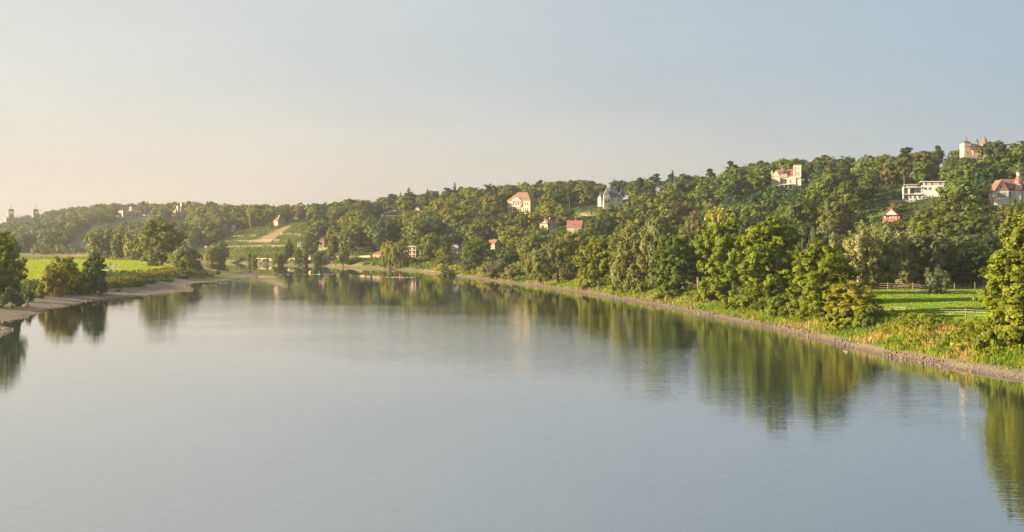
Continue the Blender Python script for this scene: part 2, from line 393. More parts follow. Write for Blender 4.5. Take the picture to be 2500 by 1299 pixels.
# ------------------------------------------------------------------ water
def water_mat():
    m, nt, out = newmat('water')
    geo = N(nt, 'ShaderNodeNewGeometry')
    def noise(sx, sy, s, d, r=0.5, rot=0.0, off=0.0):
        mp = N(nt, 'ShaderNodeMapping'); mp.inputs['Scale'].default_value = (sx, sy, 1); mp.inputs['Rotation'].default_value = (0, 0, rot); mp.inputs['Location'].default_value = (off, off, 0)
        nt.links.new(geo.outputs['Position'], mp.inputs[0])
        n = N(nt, 'ShaderNodeTexNoise', i_Scale=s, i_Detail=d, i_Roughness=r); nt.links.new(mp.outputs[0], n.inputs['Vector']); return n.outputs['Fac']
    big = noise(0.25, 1, 0.22, 2, 0.5, 0.15)           # slow swell
    mid = noise(0.32, 1, 1.1, 2, 0.5, -0.12)
    fine = noise(0.45, 1, 3.6, 2, 0.5, 0.1)
    patch = noise(0.5, 1, 0.018, 3, 0.55, 0.5, 3.3)    # breeze patches
    gust = ramp(nt, patch, [(0.42, 0.35), (0.66, 1.7)])
    seam = N(nt, 'ShaderNodeVectorMath', operation='DOT_PRODUCT'); nt.links.new(geo.outputs['Position'], seam.inputs[0]); seam.inputs[1].default_value = (0.848, 0.53, 0)   # rougher water along the current seam
    sn = N(nt, 'ShaderNodeMath', operation='MULTIPLY_ADD'); nt.links.new(noise(1, 1, 0.03, 3, 0.6, 0, 7.7), sn.inputs[0]); sn.inputs[1].default_value = 70.0; nt.links.new(seam.outputs['Value'], sn.inputs[2])
    sb = N(nt, 'ShaderNodeMapRange'); nt.links.new(sn.outputs[0], sb.inputs[0]); sb.inputs[1].default_value = 83.2 + 35 - 34; sb.inputs[2].default_value = 83.2 + 35 + 34
    seamf = ramp(nt, sb.outputs[0], [(0.05, 0.0), (0.5, 1.0), (0.95, 0.0)])
    def mul(a, k):
        n = N(nt, 'ShaderNodeMath', operation='MULTIPLY'); nt.links.new(a, n.inputs[0])
        if hasattr(k, 'is_linked'): nt.links.new(k, n.inputs[1])
        else: n.inputs[1].default_value = k
        return n.outputs[0]
    def add(a, b):
        n = N(nt, 'ShaderNodeMath', operation='ADD'); nt.links.new(a, n.inputs[0]); nt.links.new(b, n.inputs[1]); return n.outputs[0]
    gust = add(gust, mul(seamf, 0.8))
    h = add(mul(big, 0.009), mul(add(mul(mid, 0.010), mul(fine, 0.0075)), gust))
    sxyz = N(nt, 'ShaderNodeSeparateXYZ'); nt.links.new(geo.outputs['Position'], sxyz.inputs[0])            # the reach below the hills is sheltered from the breeze
    lee = N(nt, 'ShaderNodeMapRange'); nt.links.new(sxyz.outputs['Y'], lee.inputs[0]); lee.inputs[1].default_value = 150; lee.inputs[2].default_value = 330; lee.inputs[3].default_value = 1.0; lee.inputs[4].default_value = 0.28
    h = mul(h, lee.outputs[0])
    b = N(nt, 'ShaderNodeBump', i_Strength=1.0, i_Distance=1.0); nt.links.new(h, b.inputs['Height'])
    body = N(nt, 'ShaderNodeBsdfDiffuse'); body.inputs['Color'].default_value = (0.028, 0.040, 0.046, 1)
    gl = N(nt, 'ShaderNodeBsdfGlossy', i_Roughness=0.012); gl.inputs['Color'].default_value = (0.98, 0.98, 0.98, 1)
    fr = N(nt, 'ShaderNodeFresnel', i_IOR=2.0)
    for n in (body, gl, fr): nt.links.new(b.outputs[0], n.inputs['Normal'])
    fm = N(nt, 'ShaderNodeMapRange'); nt.links.new(fr.outputs[0], fm.inputs[0]); fm.inputs[3].default_value = 0.42; fm.inputs[4].default_value = 1.0
    mx = N(nt, 'ShaderNodeMixShader'); nt.links.new(fm.outputs[0], mx.inputs[0]); nt.links.new(body.outputs[0], mx.inputs[1]); nt.links.new(gl.outputs[0], mx.inputs[2])
    nt.links.new(mx.outputs[0], out.inputs[0]); return m
wv = np.array([(-9000, -3000, 0), (9000, -3000, 0), (9000, 9000, 0), (-9000, 9000, 0)], float)
tag(link('water', mesh_np('water', wv, np.array([[0, 1, 2, 3]]), [water_mat()])), kind='structure')

# ------------------------------------------------------------------ evening haze in the valley
m, nt, out = newmat('haze')
pv = N(nt, 'ShaderNodeVolumePrincipled', i_Density=0.00018, i_Anisotropy=0.55); pv.inputs['Color'].default_value = (0.93, 0.90, 0.84, 1)
nt.links.new(pv.outputs[0], out.inputs['Volume'])
hz = MB().box(-2600, 2600, -300, 2600, -5.0, 110.0).build('haze', m); tag(hz, kind='stuff')
# ------------------------------------------------------------------ tree shapes
def unit(v): return v / np.maximum(np.linalg.norm(v, axis=-1, keepdims=True), 1e-9)
def leaves_on_blobs(rng, cen, rad, n, size, droop=0.0, jitter=0.7, sub=9, up=0.25, flat=1.0):
    """n leaf sprays on clumps (ellipsoids cen, rad); returns quads' vertices and tints"""
    k = len(cen); wgt = rad.prod(1) ** (2 / 3); wgt /= wgt.sum()
    # sub-clumps on the outer side of each clump
    sc_d = unit(rng.normal(size=(k, sub, 3)) + np.array([0, 0, 0.35])); 
    sc_c = cen[:, None] + sc_d * rad[:, None] * rng.uniform(0.5, 0.95, (k, sub, 1))
    bi = rng.choice(k, n, p=wgt); si = rng.integers(0, sub, n)
    sd = unit(rng.normal(size=(n, 3)) + 0.9 * sc_d[bi, si])
    r = rng.uniform(0.55, 1.0, (n, 1)) ** 0.7 * 0.46
    c = sc_c[bi, si] + sd * rad[bi] * r
    mid = cen.mean(0); ext = np.maximum(np.abs(cen - mid).max(0), .3)
    nrm = unit(0.40 * sd + 0.40 * unit((c - cen[bi]) / rad[bi]) + 0.45 * unit((c - mid) / ext) + jitter * rng.normal(size=(n, 3)) * 0.5 + np.array([0, 0, up]))
    t = unit(np.cross(nrm, rng.normal(size=(n, 3)))); 
    if droop: t = unit(t * (1 - droop) + np.array([0, 0, -1.0]) * droop); nrm = unit(nrm - (nrm * t).sum(-1, keepdims=True) * t)
    b = np.cross(nrm, t)
    a = size * rng.uniform(0.6, 1.35, (n, 1)); a2 = a * rng.uniform(0.45, 0.8, (n, 1)) * flat
    V = np.stack([c - t * a, c - b * a2 + t * a * 0.15, c + t * a, c + b * a2 - t * a * 0.1], 1).reshape(-1, 3)
    cl = rng.uniform(0.84, 1.18, k)[bi] * rng.uniform(0.9, 1.1, (k, sub))[bi, si]
    tint = (cl * rng.uniform(0.84, 1.18, n))[:, None] * np.array([1, 1, 1.0]) * (1 + rng.normal(size=(n, 1)) * np.array([0.10, 0.03, 0.05]))
    return V, np.repeat(np.clip(tint, 0.3, 2.2), 4, 0)
def tubes(segs, n=6):
    V, Q = [], []
    for p0, p1, r0, r1 in segs:
        mb = MB().tube(p0, p1, r0, r1, n); b = len(V); V += mb.v; Q += [tuple(i + b for i in f) for f in mb.f if len(f) == 4]
    return np.array(V, float), np.array(Q)
def limbs(rng, h, r, base, cen, count=9, lean=0.0):
    """tapered trunk with limbs running out to some of the clumps"""
    segs = []; pts = []; m = 5
    for i in range(m + 1):
        t = i / m; pts.append(np.array([math.sin(t * 2 + lean) * r * 1.2 * t, math.cos(t * 3 + lean) * r * t, t * h * 0.72]))
    rr = [r * (1.35 if i == 0 else 1) * (1 - 0.8 * i / m) for i in range(m + 1)]
    for i in range(m): segs.append((pts[i], pts[i + 1], rr[i], rr[i + 1]))
    for j in rng.choice(len(cen), min(count, len(cen)), replace=False):
        e = cen[j]; z0 = np.clip(base * h + (e[2] - base * h) * rng.uniform(0.1, 0.5), 0.08 * h, 0.68 * h)
        k = int(np.clip(z0 / (0.72 * h) * m, 0, m - 1)); s = pts[k] + (pts[k + 1] - pts[k]) * (z0 / (0.72 * h) * m - k)
        mid = s + (e - s) * 0.5 + np.array([0, 0, 0.04 * h]); r1 = rr[k] * 0.5
        segs += [(s, mid, r1, r1 * 0.6), (mid, e, r1 * 0.6, r1 * 0.2)]
    return segs
def crown_blobs(rng, style, h, w):
    R = w / 2; cen, rad = [], []
    if style in ('broad', 'round', 'tall', 'full', 'high'):
        n, b0 = {'broad': (34, 0.12), 'round': (30, 0.08), 'tall': (40, 0.10), 'full': (78, 0.03), 'high': (84, 0.03)}[style]
        ph = rng.uniform(0, 6.3, 3); zc = (1 + b0) / 2 * h; hz = (1 - b0) / 2 * h
        for i in range(n):
            u = 1 - 2 * (i + 0.5) / n; a = i * 2.39996 + rng.uniform(-.35, .35); u = np.clip(u + rng.uniform(-.12, .12), -1, 1)
            s = math.sqrt(max(0, 1 - u * u)); lob = 1 + 0.20 * math.sin(2 * a + ph[0]) + 0.12 * math.sin(3 * a + ph[1]) + rng.uniform(-.16, .16)
            if style in ('tall', 'high'): s = s ** 0.7
            if style == 'full': s = s ** 0.85
            q = 0.74 if i % 3 else rng.uniform(0.25, 0.6)
            br = rng.uniform(0.22, 0.36) * R * (0.72 if style in ('full', 'high') else 1.1); 
            cen.append((math.cos(a) * s * R * q * lob, math.sin(a) * s * R * q * lob, zc + u * hz * (0.80 if i % 3 else 0.6) * (1 + 0.12 * math.sin(a * 2 + ph[2]))))
            rad.append((br, br, br * rng.uniform(0.7, 0.95)))
    elif style == 'poplar':
        st = 8
        for j in range(st):
            a = j * 2.4 + rng.uniform(-.3, .3); out = (0.15 if j == 0 else rng.uniform(0.5, 0.95)) * R; top = h * (0.98 if j == 0 else rng.uniform(0.62, 0.93))
            for t in np.linspace(0.12, 1.0, 8):
                br = R * 0.40 * (0.55 + 0.9 * t * (1.25 - t)) * rng.uniform(0.8, 1.1) * (0.45 if t > 0.95 else 1)
                sp = out * (0.45 + 0.55 * t) if t < 0.8 else out * 0.9
                cen.append((math.cos(a) * sp, math.sin(a) * sp, 0.06 * h + (top - 0.06 * h) * t - br * 0.5)); rad.append((br * 0.8, br * 0.8, br * 1.5))
    elif style == 'willow':
        ph = rng.uniform(0, 6.3, 2)
        for i in range(70):
            u = rng.uniform(-0.85, 1); a = i * 2.39996; s = math.sqrt(1 - u * u) ** 0.8; lob = 1 + 0.25 * math.sin(2 * a + ph[0]) + rng.uniform(-.2, .2)
            br = rng.uniform(0.14, 0.24) * R
            cen.append((math.cos(a) * s * R * .78 * lob, math.sin(a) * s * R * .78 * lob, h * (0.5 + 0.40 * u * (1 + 0.1 * math.sin(a + ph[1])))))
            rad.append((br, br, br * 1.25))
    elif style == 'shrub':
        for i in range(26):
            u = rng.uniform(0.0, 1); a = i * 2.39996; s = math.sqrt(1 - u * u); lob = 1 + rng.uniform(-.3, .25); br = rng.uniform(0.2, 0.36) * R
            cen.append((math.cos(a) * s * R * .75 * lob, math.sin(a) * s * R * .75 * lob, h * (0.10 + 0.68 * u * lob))); rad.append((br, br, br * h / R * 0.55))
    elif style == 'conifer':
        L = 13
        for i in range(L):
            z = 0.10 + 0.86 * i / L; rr = R * (1 - (i / L)) ** 0.85; nb = max(2, int(8 * (1 - i / L)) + 1)
            for j in range(nb):
                a = j * 6.283 / nb + i * 1.1 + rng.uniform(-.2, .2); q = rng.uniform(.45, .75)
                cen.append((math.cos(a) * rr * q, math.sin(a) * rr * q, h * z - rr * 0.12)); rad.append((max(.35, rr * .5), max(.35, rr * .5), h * 0.045))
        cen.append((0, 0, h * 0.96)); rad.append((R * .07, R * .07, h * .05))
    elif style == 'pine':
        for i in range(16):
            z = rng.uniform(0.5, 0.97); rr = R * (1.1 - 0.75 * (z - 0.5) / .5); a = i * 2.4
            q = rng.uniform(0.15, 0.75); br = R * rng.uniform(0.28, 0.42)
            cen.append((math.cos(a) * rr * q, math.sin(a) * rr * q, h * z)); rad.append((br, br, h * 0.05))
    elif style == 'bare':
        for i in range(8):
            a = i * 2.4; cen.append((math.cos(a) * R * .6, math.sin(a) * R * .6, h * rng.uniform(.55, .98))); rad.append((R * .3, R * .3, h * .06))
    return np.array(cen), np.array(rad)
PROTO = {}
def proto(key, style, h, w, n, leaf, seed, **kw):
    rng = np.random.default_rng(seed)
    cen, rad = crown_blobs(rng, style, h, w)
    V, T = leaves_on_blobs(rng, cen, rad, n, leaf, **kw)
    Q = np.arange(len(V)).reshape(-1, 4)
    base = {'pine': 0.5, 'shrub': 0.03}.get(style, 0.16)
    tr = 0.020 * h if style in ('conifer', 'pine', 'poplar') else (0.012 * h if style == 'shrub' else 0.026 * h)
    segs = limbs(rng, h * (1.3 if style in ('conifer', 'pine') else 1.0), tr, base, cen, {'conifer': 0, 'pine': 12, 'shrub': 12, 'bare': 8}.get(style, 12), lean=seed)
    PROTO[key] = dict(V=V, T=T, Q=Q, h=h, w=w, segs=segs, bark=BARKP if style == 'pine' else BARK, style=style)
def meshes(key):
    p = PROTO[key]
    if 'crown' not in p:
        p['crown'] = mesh_np(key + '_crown', p['V'], p['Q'], [LEAF], tint=p['T'])
        tv, tq = tubes(p['segs']); p['tv'], p['tq'] = tv, tq
        p['trunk'] = mesh_np(key + '_trunk', tv, tq, [p['bark']], smooth=True)
        V = np.concatenate([p['V'], tv]); Q = np.concatenate([p['Q'], tq + len(p['V'])])
        T = np.concatenate([p['T'], np.ones((len(tv), 3))])
        p['whole'] = mesh_np(key, V, Q, [LEAF, p['bark']], tint=T, mi=np.concatenate([np.zeros(len(p['Q']), int), np.ones(len(tq), int)]))
    return p
# hillside trees (seen small) and riverside trees (seen large)
for i in range(5): proto(f'wood_broad_{i}', 'broad', 14, 12, 3600, 0.50, 100 + i)
for i in range(3): proto(f'wood_round_{i}', 'round', 12, 11, 3200, 0.48, 120 + i)
for i in range(3): proto(f'wood_tall_{i}', 'tall', 15, 9, 3200, 0.48, 140 + i)
proto('wood_poplar_0', 'poplar', 16, 7, 3200, 0.42, 150)
for i in range(2): proto(f'wood_conifer_{i}', 'conifer', 16, 7, 5200, 0.42, 160 + i, up=0.4)
for i in range(2): proto(f'wood_pine_{i}', 'pine', 16, 9, 4200, 0.42, 170 + i, up=0.6)
proto('wood_bare_0', 'bare', 14, 8, 260, 0.3, 175)
for i in range(2): proto(f'wood_shrub_{i}', 'shrub', 4, 6, 1500, 0.30, 180 + i)
for i in range(5): proto(f'river_broad_{i}', 'full', 15, 11, 26000, 0.21, 200 + i)
for i in range(2): proto(f'river_tall_{i}', 'high', 15, 9.5, 25000, 0.21, 210 + i)
for i in range(3): proto(f'river_willow_{i}', 'willow', 11, 11, 22000, 0.20, 220 + i, droop=0.45, jitter=0.9)
for i in range(3): proto(f'river_poplar_{i}', 'poplar', 15, 7.5, 20000, 0.19, 230 + i, jitter=0.9)
for i in range(4): proto(f'river_shrub_{i}', 'shrub', 4, 6, 7500, 0.17, 240 + i)

def tree(key, name, x, y, z, h, w, colour, label=None, cat='tree', group=None, split=False, rz=None):
    p = meshes(key); s = w / p['w']
    rz = random.uniform(0, 6.28) if rz is None else rz
    if split:
        o = empty(name, (x, y, z - 0.15), rz); o.scale = (s, s, h / p['h'])
        c = link('crown', p['crown'], o); c.color = rgba(colour); link('trunk', p['trunk'], o)
    else:
        o = link(name, p['whole'], None, (x, y, z - 0.15)); o.rotation_euler = (0, 0, rz); o.scale = (s, s, h / p['h']); o.color = rgba(colour)
    tag(o, label, cat, group); return o
# ------------------------------------------------------------------ riverside trees, placed one by one: kind, base px, base row (ground) or distance, top row, width px, colour
G_YEL, G_LIT, G_MID, G_DRK, G_OLV, G_SIL, G_ORG = (0.22,0.23,0.02), (0.14,0.19,0.02), (0.09,0.135,0.022), (0.045,0.085,0.022), (0.17,0.165,0.05), (0.13,0.15,0.06), (0.30,0.19,0.03)
TREES = []          # (px, top, d, half width px) of everything already standing, for later spacing
def stand(key, name, px, d, top, wpx, colour, label, cat='tree', group=None, rz=None, split=True, sink=0.0):
    x, y, z = ground(px, d); z -= sink
    h = CAMH - (top - HY) / F * d - z; w = wpx / F * d
    if key.startswith('river'): h *= 1.05; w *= 1.08
    TREES.append((x, y, w / 2))
    return tree(key, name, x, y, z, h, w, colour, label, cat, group, split=split, rz=rz)
# ------------------------------------------------------------------ buildings (modelled in units of one photo pixel at their distance, the root scales them to metres)
SAND = plain('sandstone', (0.40, 0.32, 0.23), 0.9, 0.22, 0.25); PINKST = plain('pink_stone', (0.42, 0.28, 0.20), 0.9, 0.2, 0.25)
LIMEST = plain('limestone', (0.52, 0.44, 0.34), 0.9, 0.12, 0.3); CREAM = plain('cream_plaster', (0.50, 0.40, 0.28), 0.9, 0.12, 0.3); OCHRE = plain('ochre_plaster', (0.52, 0.35, 0.17), 0.9, 0.12, 0.3)
WHITE = plain('white_plaster', (0.58, 0.55, 0.50), 0.9, 0.1, 0.3); GREYP = plain('grey_plaster', (0.34, 0.30, 0.26), 0.9, 0.15, 0.3)
STONE = plain('rubble_stone', (0.22, 0.17, 0.13), 0.95, 0.35, 1.2, bump=0.5); WALLST = plain('terrace_stone', (0.18, 0.135, 0.10), 0.95, 0.35, 0.9, bump=0.5)
BRICKR = plain('red_timber', (0.29, 0.07, 0.045), 0.75, 0.2, 0.6); TRIM = plain('pale_trim', (0.54, 0.47, 0.37), 0.85, 0.1)
RED_T = tiles('red_tiles', (0.27, 0.105, 0.065), (0.20, 0.08, 0.055), 0.9); ORANGE_T = tiles('orange_tiles', (0.27, 0.125, 0.08), (0.20, 0.095, 0.065), 0.9)
BROWN_T = tiles('brown_tiles', (0.22, 0.115, 0.08), (0.16, 0.085, 0.065), 0.9); SLATE = tiles('slate', (0.075, 0.085, 0.11), (0.05, 0.06, 0.08), 0.9)
COPPER = plain('patina_copper', (0.16, 0.26, 0.27), 0.6, 0.2); DARKM = plain('dark_metal', (0.05, 0.05, 0.055), 0.5, 0.2); BLUER = plain('blue_sheet_roof', (0.15, 0.33, 0.50), 0.6, 0.15)
GLASS = glass_mat('window_glass'); GLASSL = glass_mat('curtained_glass', (0.30, 0.30, 0.29)); DARKIN = plain('dark_interior', (0.03, 0.028, 0.025))
WOODB = plain('weathered_wood', (0.22, 0.16, 0.11), 0.9, 0.3, 4.0); CONC = plain('pale_concrete', (0.50, 0.49, 0.48), 0.85, 0.1, 0.3)
FLAG = plain('flag_cloth', (0.5, 0.2, 0.15))
LANDM = []                                         # landmarks for telling trees apart: (px, py, words)
BBOX = []                                          # photo areas that nothing nearer may cover: (px0, px1, py0, py1, d)
def fbox(mb, face, u0, u1, o0, o1, z0, z1, m=0):
    """box on a facade: u along it, o outwards from it. face = (letter, position)"""
    f, p = face
    if f == 'F': mb.box(u0, u1, p - o1, p - o0, z0, z1, m)
    elif f == 'B': mb.box(u0, u1, p + o0, p + o1, z0, z1, m)
    elif f == 'L': mb.box(p - o1, p - o0, u0, u1, z0, z1, m)
    else: mb.box(p + o0, p + o1, u0, u1, z0, z1, m)
class Bld:
    def __init__(s, name, label, cat, px, py, rot=0, d=None, vis=None, words=None, sink=10):
        if d is None: x, y, z = solve(px, py)
        else: x, y, z = W(px, py, d)
        s.d = y; phi = math.degrees(math.atan2(x, y)); s.k = y / F
        s.root = empty(name, (x, y, CAMH - (py - HY) / F * y), math.radians(rot - phi)); s.root.scale = (s.k,) * 3
        tag(s.root, label, cat)
        s.sink = sink; s.px, s.py = px, py
        if vis: BBOX.append((px + vis[0], px + vis[1], py - vis[3], py - vis[2], y)); 
        if words: LANDM.append((px, py - (vis[3] * 0.6 if vis else 10), words, name))
        TREES.append((x, y, 0))
        s.x, s.y, s.z = x, y, z
    def part(s, name, mb, mats, parent=None): return mb.build(name, mats, parent or s.root)
    def walls(s, w, dep, h, mat, x=0, y=0, name='wall', z0=None):
        return s.part(name, MB().box(x - w/2, x + w/2, y - dep/2, y + dep/2, -s.sink if z0 is None else z0, h), mat)
    def win(s, face, us, z, ww, hh, frame=None, pane=None, name='window', arch=False):
        for u in us:
            f = MB(); t = 0.10 * ww + 0.12
            fbox(f, face, u - ww/2 - t, u - ww/2, 0.0, 0.35, z - t, z + hh + t); fbox(f, face, u + ww/2, u + ww/2 + t, 0.0, 0.35, z - t, z + hh + t)
            fbox(f, face, u - ww/2, u + ww/2, 0.0, 0.35, z + hh, z + hh + t); fbox(f, face, u - ww/2 - 0.15, u + ww/2 + 0.15, 0.0, 0.6, z - t, z)
            if ww > 1.6: fbox(f, face, u - 0.1, u + 0.1, 0.02, 0.2, z, z + hh)
            fbox(f, face, u - ww/2, u + ww/2, 0.02, 0.2, z + hh * .62, z + hh * .62 + 0.18)
            b = len(f.f); fbox(f, face, u - ww/2, u + ww/2, 0.01, 0.10, z, z + hh, 1)
            s.part(name, f, [frame or TRIM, pane or GLASS])
    def band(s, w, dep, z, t=0.8, o=0.6, mat=None, x=0, y=0, name='cornice', parent=None):
        s.part(name, MB().box(x - w/2 - o, x + w/2 + o, y - dep/2 - o, y + dep/2 + o, z, z + t), mat or TRIM, parent)
    def hip(s, w, dep, z, h, mat, ridge=0.4, o=1.2, x=0, y=0, axis='x', name='roof'):
        a, b = w/2 + o, dep/2 + o
        r = (w * ridge / 2, 0) if axis == 'x' else (0, dep * ridge / 2)
        v = [(x-a,y-b,z),(x+a,y-b,z),(x+a,y+b,z),(x-a,y+b,z),(x-r[0],y-r[1],z+h),(x+r[0],y+r[1],z+h)]
        v += [(p[0], p[1], z - 0.5) for p in v[:4]]
        f = [(0,1,5,4),(1,2,5),(2,3,4,5),(3,0,4)] if axis == 'x' else [(0,1,4),(1,2,5,4),(2,3,5),(3,0,4,5)]
        return s.part(name, MB().add(v, f + [(9,8,7,6),(6,7,1,0),(7,8,2,1),(8,9,3,2),(9,6,0,3)]), mat)
    def gable(s, w, dep, z, h, mat, wallmat, o=1.0, x=0, y=0, axis='x', name='roof'):
        """ridge along axis; gable ends filled with wall"""
        hw = (dep if axis == 'x' else w) / 2; L = (w if axis == 'x' else dep) / 2; c = y if axis == 'x' else x; e = x if axis == 'x' else y
        t = 0.9; sl = h / hw
        poly = [(c - hw - o, z - o * sl), (c, z + h), (c + hw + o, z - o * sl), (c + hw + o, z - o * sl + t), (c, z + h + t), (c - hw - o, z - o * sl + t)]
        r = MB(); r.prism(poly, axis, e - L - o, e + L + o); ob = s.part(name, r, mat)
        s.part('gable_wall', MB().prism([(c - hw, z), (c + hw, z), (c, z + h)], axis, e - L, e + L), wallmat); return ob
    def chimney(s, roof, x, y, z0, z1, w=1.6, mat=None): s.part('chimney', MB().box(x-w/2, x+w/2, y-w/2, y+w/2, z0, z1).box(x-w/2-.2, x+w/2+.2, y-w/2-.2, y+w/2+.2, z1, z1+.4), mat or PINKST, roof)
    def cren(s, w, dep, z, mat, x=0, y=0, n=4, t=1.1, hgt=1.6, name='battlement'):
        m = MB(); 
        for sx in (-1, 1):
            for i in range(n):
                u = -w/2 + w * (i + .5) / n; m.box(x+u-w/n*.3, x+u+w/n*.3, y+sx*dep/2-(t if sx > 0 else 0), y+sx*dep/2+(0 if sx > 0 else t), z, z+hgt)
            for i in range(n):
                u = -dep/2 + t + (dep-2*t) * (i + .5) / n; m.box(x+sx*w/2-(t if sx > 0 else 0), x+sx*w/2+(0 if sx > 0 else t), y+u-(dep-2*t)/n*.3, y+u+(dep-2*t)/n*.3, z, z+hgt)
        s.part(name, m, mat)
    def flagpole(s, x, y, z0, z1, side=1):
        p = s.part('flagpole', MB().tube((x, y, z0), (x, y, z1), 0.22, 0.15), DARKM)
        v = [(x + .2 + i * .55, y + .5 * math.sin(i * 1.3), z1 - j * 1.6 - i * .5) for i in range(4) for j in range(3)]
        f = [(i*3+j, (i+1)*3+j, (i+1)*3+j+1, i*3+j+1) for i in range(3) for j in range(2)]
        s.part('flag', MB().add(v, f), FLAG, p)
    def belvedere(s, x, y, w, z0, z1, mat, roofmat, rh, shaft=True, name='tower'):
        """square tower with an open arcaded top storey and a low pyramid roof"""
        h = z1 - z0; a, b = z0 + h * .52, z0 + h * .86; m = MB(); q = w / 2; p = w * .16
        m.box(x-q, x+q, y-q, y+q, z0 if shaft else a - 1, a).box(x-q-.6, x+q+.6, y-q-.6, y+q+.6, a, a + .5)
        for sx in (-1, 1):
            for sy in (-1, 1): m.box(x+sx*q-(p if sx > 0 else 0), x+sx*q+(0 if sx > 0 else p), y+sy*q-(p if sy > 0 else 0), y+sy*q+(0 if sy > 0 else p), a+.5, b)
            m.box(x-p/2, x+p/2, y+sx*q-(p if sx > 0 else 0), y+sx*q+(0 if sx > 0 else p), a+.5, b); m.box(x+sx*q-(p if sx > 0 else 0), x+sx*q+(0 if sx > 0 else p), y-p/2, y+p/2, a+.5, b)
        m.box(x-q, x+q, y-q, y+q, b, z1)
        t = s.part(name, m, mat)
        s.part('tower_roof', MB().lathe(x, y, [(q*1.41+1.6, z1), (q*1.41+1.6, z1+.5), (q*.8, z1+rh*.6), (.15, z1+rh)], 4, rot=math.pi/4), roofmat)
# --- the two-towered palace on the far ridge
b = Bld('palace', 'sandstone palace with two square belvedere towers and flags on the far ridge', 'palace', 57, 550, 8, d=1500, vis=(-40, 40, 8, 40), words='two-towered palace')
b.walls(82, 40, 17, SAND, x=2, y=22); b.walls(10, 30, 8, SAND, x=-43, y=22, name='side_wing'); b.band(82, 40, 17, 1.2, .8, SAND, 2, 22); b.band(82, 40, 13.5, .7, .5, SAND, 2, 22, 'string_course')
m = MB()
for i in range(26): m.box(-36 + i*3.0, -35.2 + i*3.0, 2.2, 3.0, 18.2, 20.6)
m.box(-38, 42, 2.1, 3.1, 20.6, 21.2); b.part('balustrade', m, SAND)
for i in range(8): b.part('statue', MB().lathe(-14 + i * 5.4, 2.6, [(.5, 21.2), (.75, 22.4), (.45, 23.6), (.5, 24.2), (.1, 24.7)], 6), SAND)
for x in (-27.5, 29): b.belvedere(x, 9, 12.5, 17, 37, SAND, BROWN_T, 4); b.flagpole(x, 9, 40.5, 49)
b.win(('F', 2), [-30 + i * 6 for i in range(11)], 6, 1.8, 4.5)
# --- turreted palace with terraces left of the big meadow tree
b = Bld('terraced_palace', 'palace with two flagged turrets and colonnaded terraces above the meadow tree', 'palace', 318, 550, 22, d=1350, vis=(-30, 40, 10, 48), words='terraced palace')
b.walls(24, 30, 34, SAND, x=-12, y=0); b.walls(25, 26, 33, SAND, x=13, y=4); b.walls(3.4, 3.4, 37, SAND, -23, -14, 'corner_turret'); b.walls(3.4, 3.4, 37, SAND, -1, -14, 'corner_turret')
b.band(24, 30, 30, .8, .6, SAND, -12, 0); b.band(24, 30, 20, .8, .5, SAND, -12, 0, 'string_course'); b.cren(24, 30, 34, SAND, -12, 0, 7); b.cren(25, 26, 33, SAND, 13, 4, 6)
b.win(('F', -15), [-20, -16, -12, -8, -4], 22, 2.0, 6); b.win(('F', -9), [6, 12, 18], 22, 2.4, 6, SAND); b.win(('L', -24), [-8, -2, 4, 10], 22, 2, 6); b.win(('F', -15), [-20, -16, -12, -8, -4], 12, 2, 6)
for x in (13, 30): b.belvedere(x, 16, 12, 30, 45, SAND, SLATE, 4.5, False); b.walls(12, 12, 38, SAND, x, 16, 'tower_shaft'); b.flagpole(x, 16, 49, 56)
m = MB()
for i in range(9): m.lathe(-16 + i * 3.3, -24, [(.7, 3), (.55, 9.5), (.8, 10.3)], 8)
m.box(-17.5, 12, -25, -15.2, 10.3, 12).box(-17.5, 12, -25, -15.2, -8, 3); b.part('colonnade', m, PINKST)
m = MB()
for i in range(10): m.lathe(-52 + i * 3.0, -17, [(.6, 8), (.5, 14.5), (.7, 15.2)], 8)
m.box(-54, -24.2, -18, -2, 15.2, 17).box(-54, -24.2, -18, -2, 5, 8); b.part('loggia', m, SAND)
b.part('pavilion_roof', MB().lathe(-48, -10, [(9, 17), (6, 19.5), (2, 21.5), (.2, 23)], 8), COPPER)
m = MB().box(-56, -30, -26, -18.2, -8, 4.6)
for i in range(5): m.box(-53 + i * 4, -51 + i * 4, -26.4, -26, -1, 3.5)
b.part('arcade_wall', m, PINKST)
b = Bld('garden_wall', 'pale retaining wall with pergola posts left of the terraced palace', 'wall', 246, 556, 10, vis=(-16, 14, 2, 16))
m = MB().box(-22, 16, -2, 2, -8, 4); b.part('wall', m, CONC)
m = MB()
for i in range(7): m.box(-20 + i*5, -19.4 + i*5, -1, -.4, 4, 11.4)
m.box(-22, 16, -1.1, -.3, 11.4, 12.2); b.part('pergola', m, CONC)
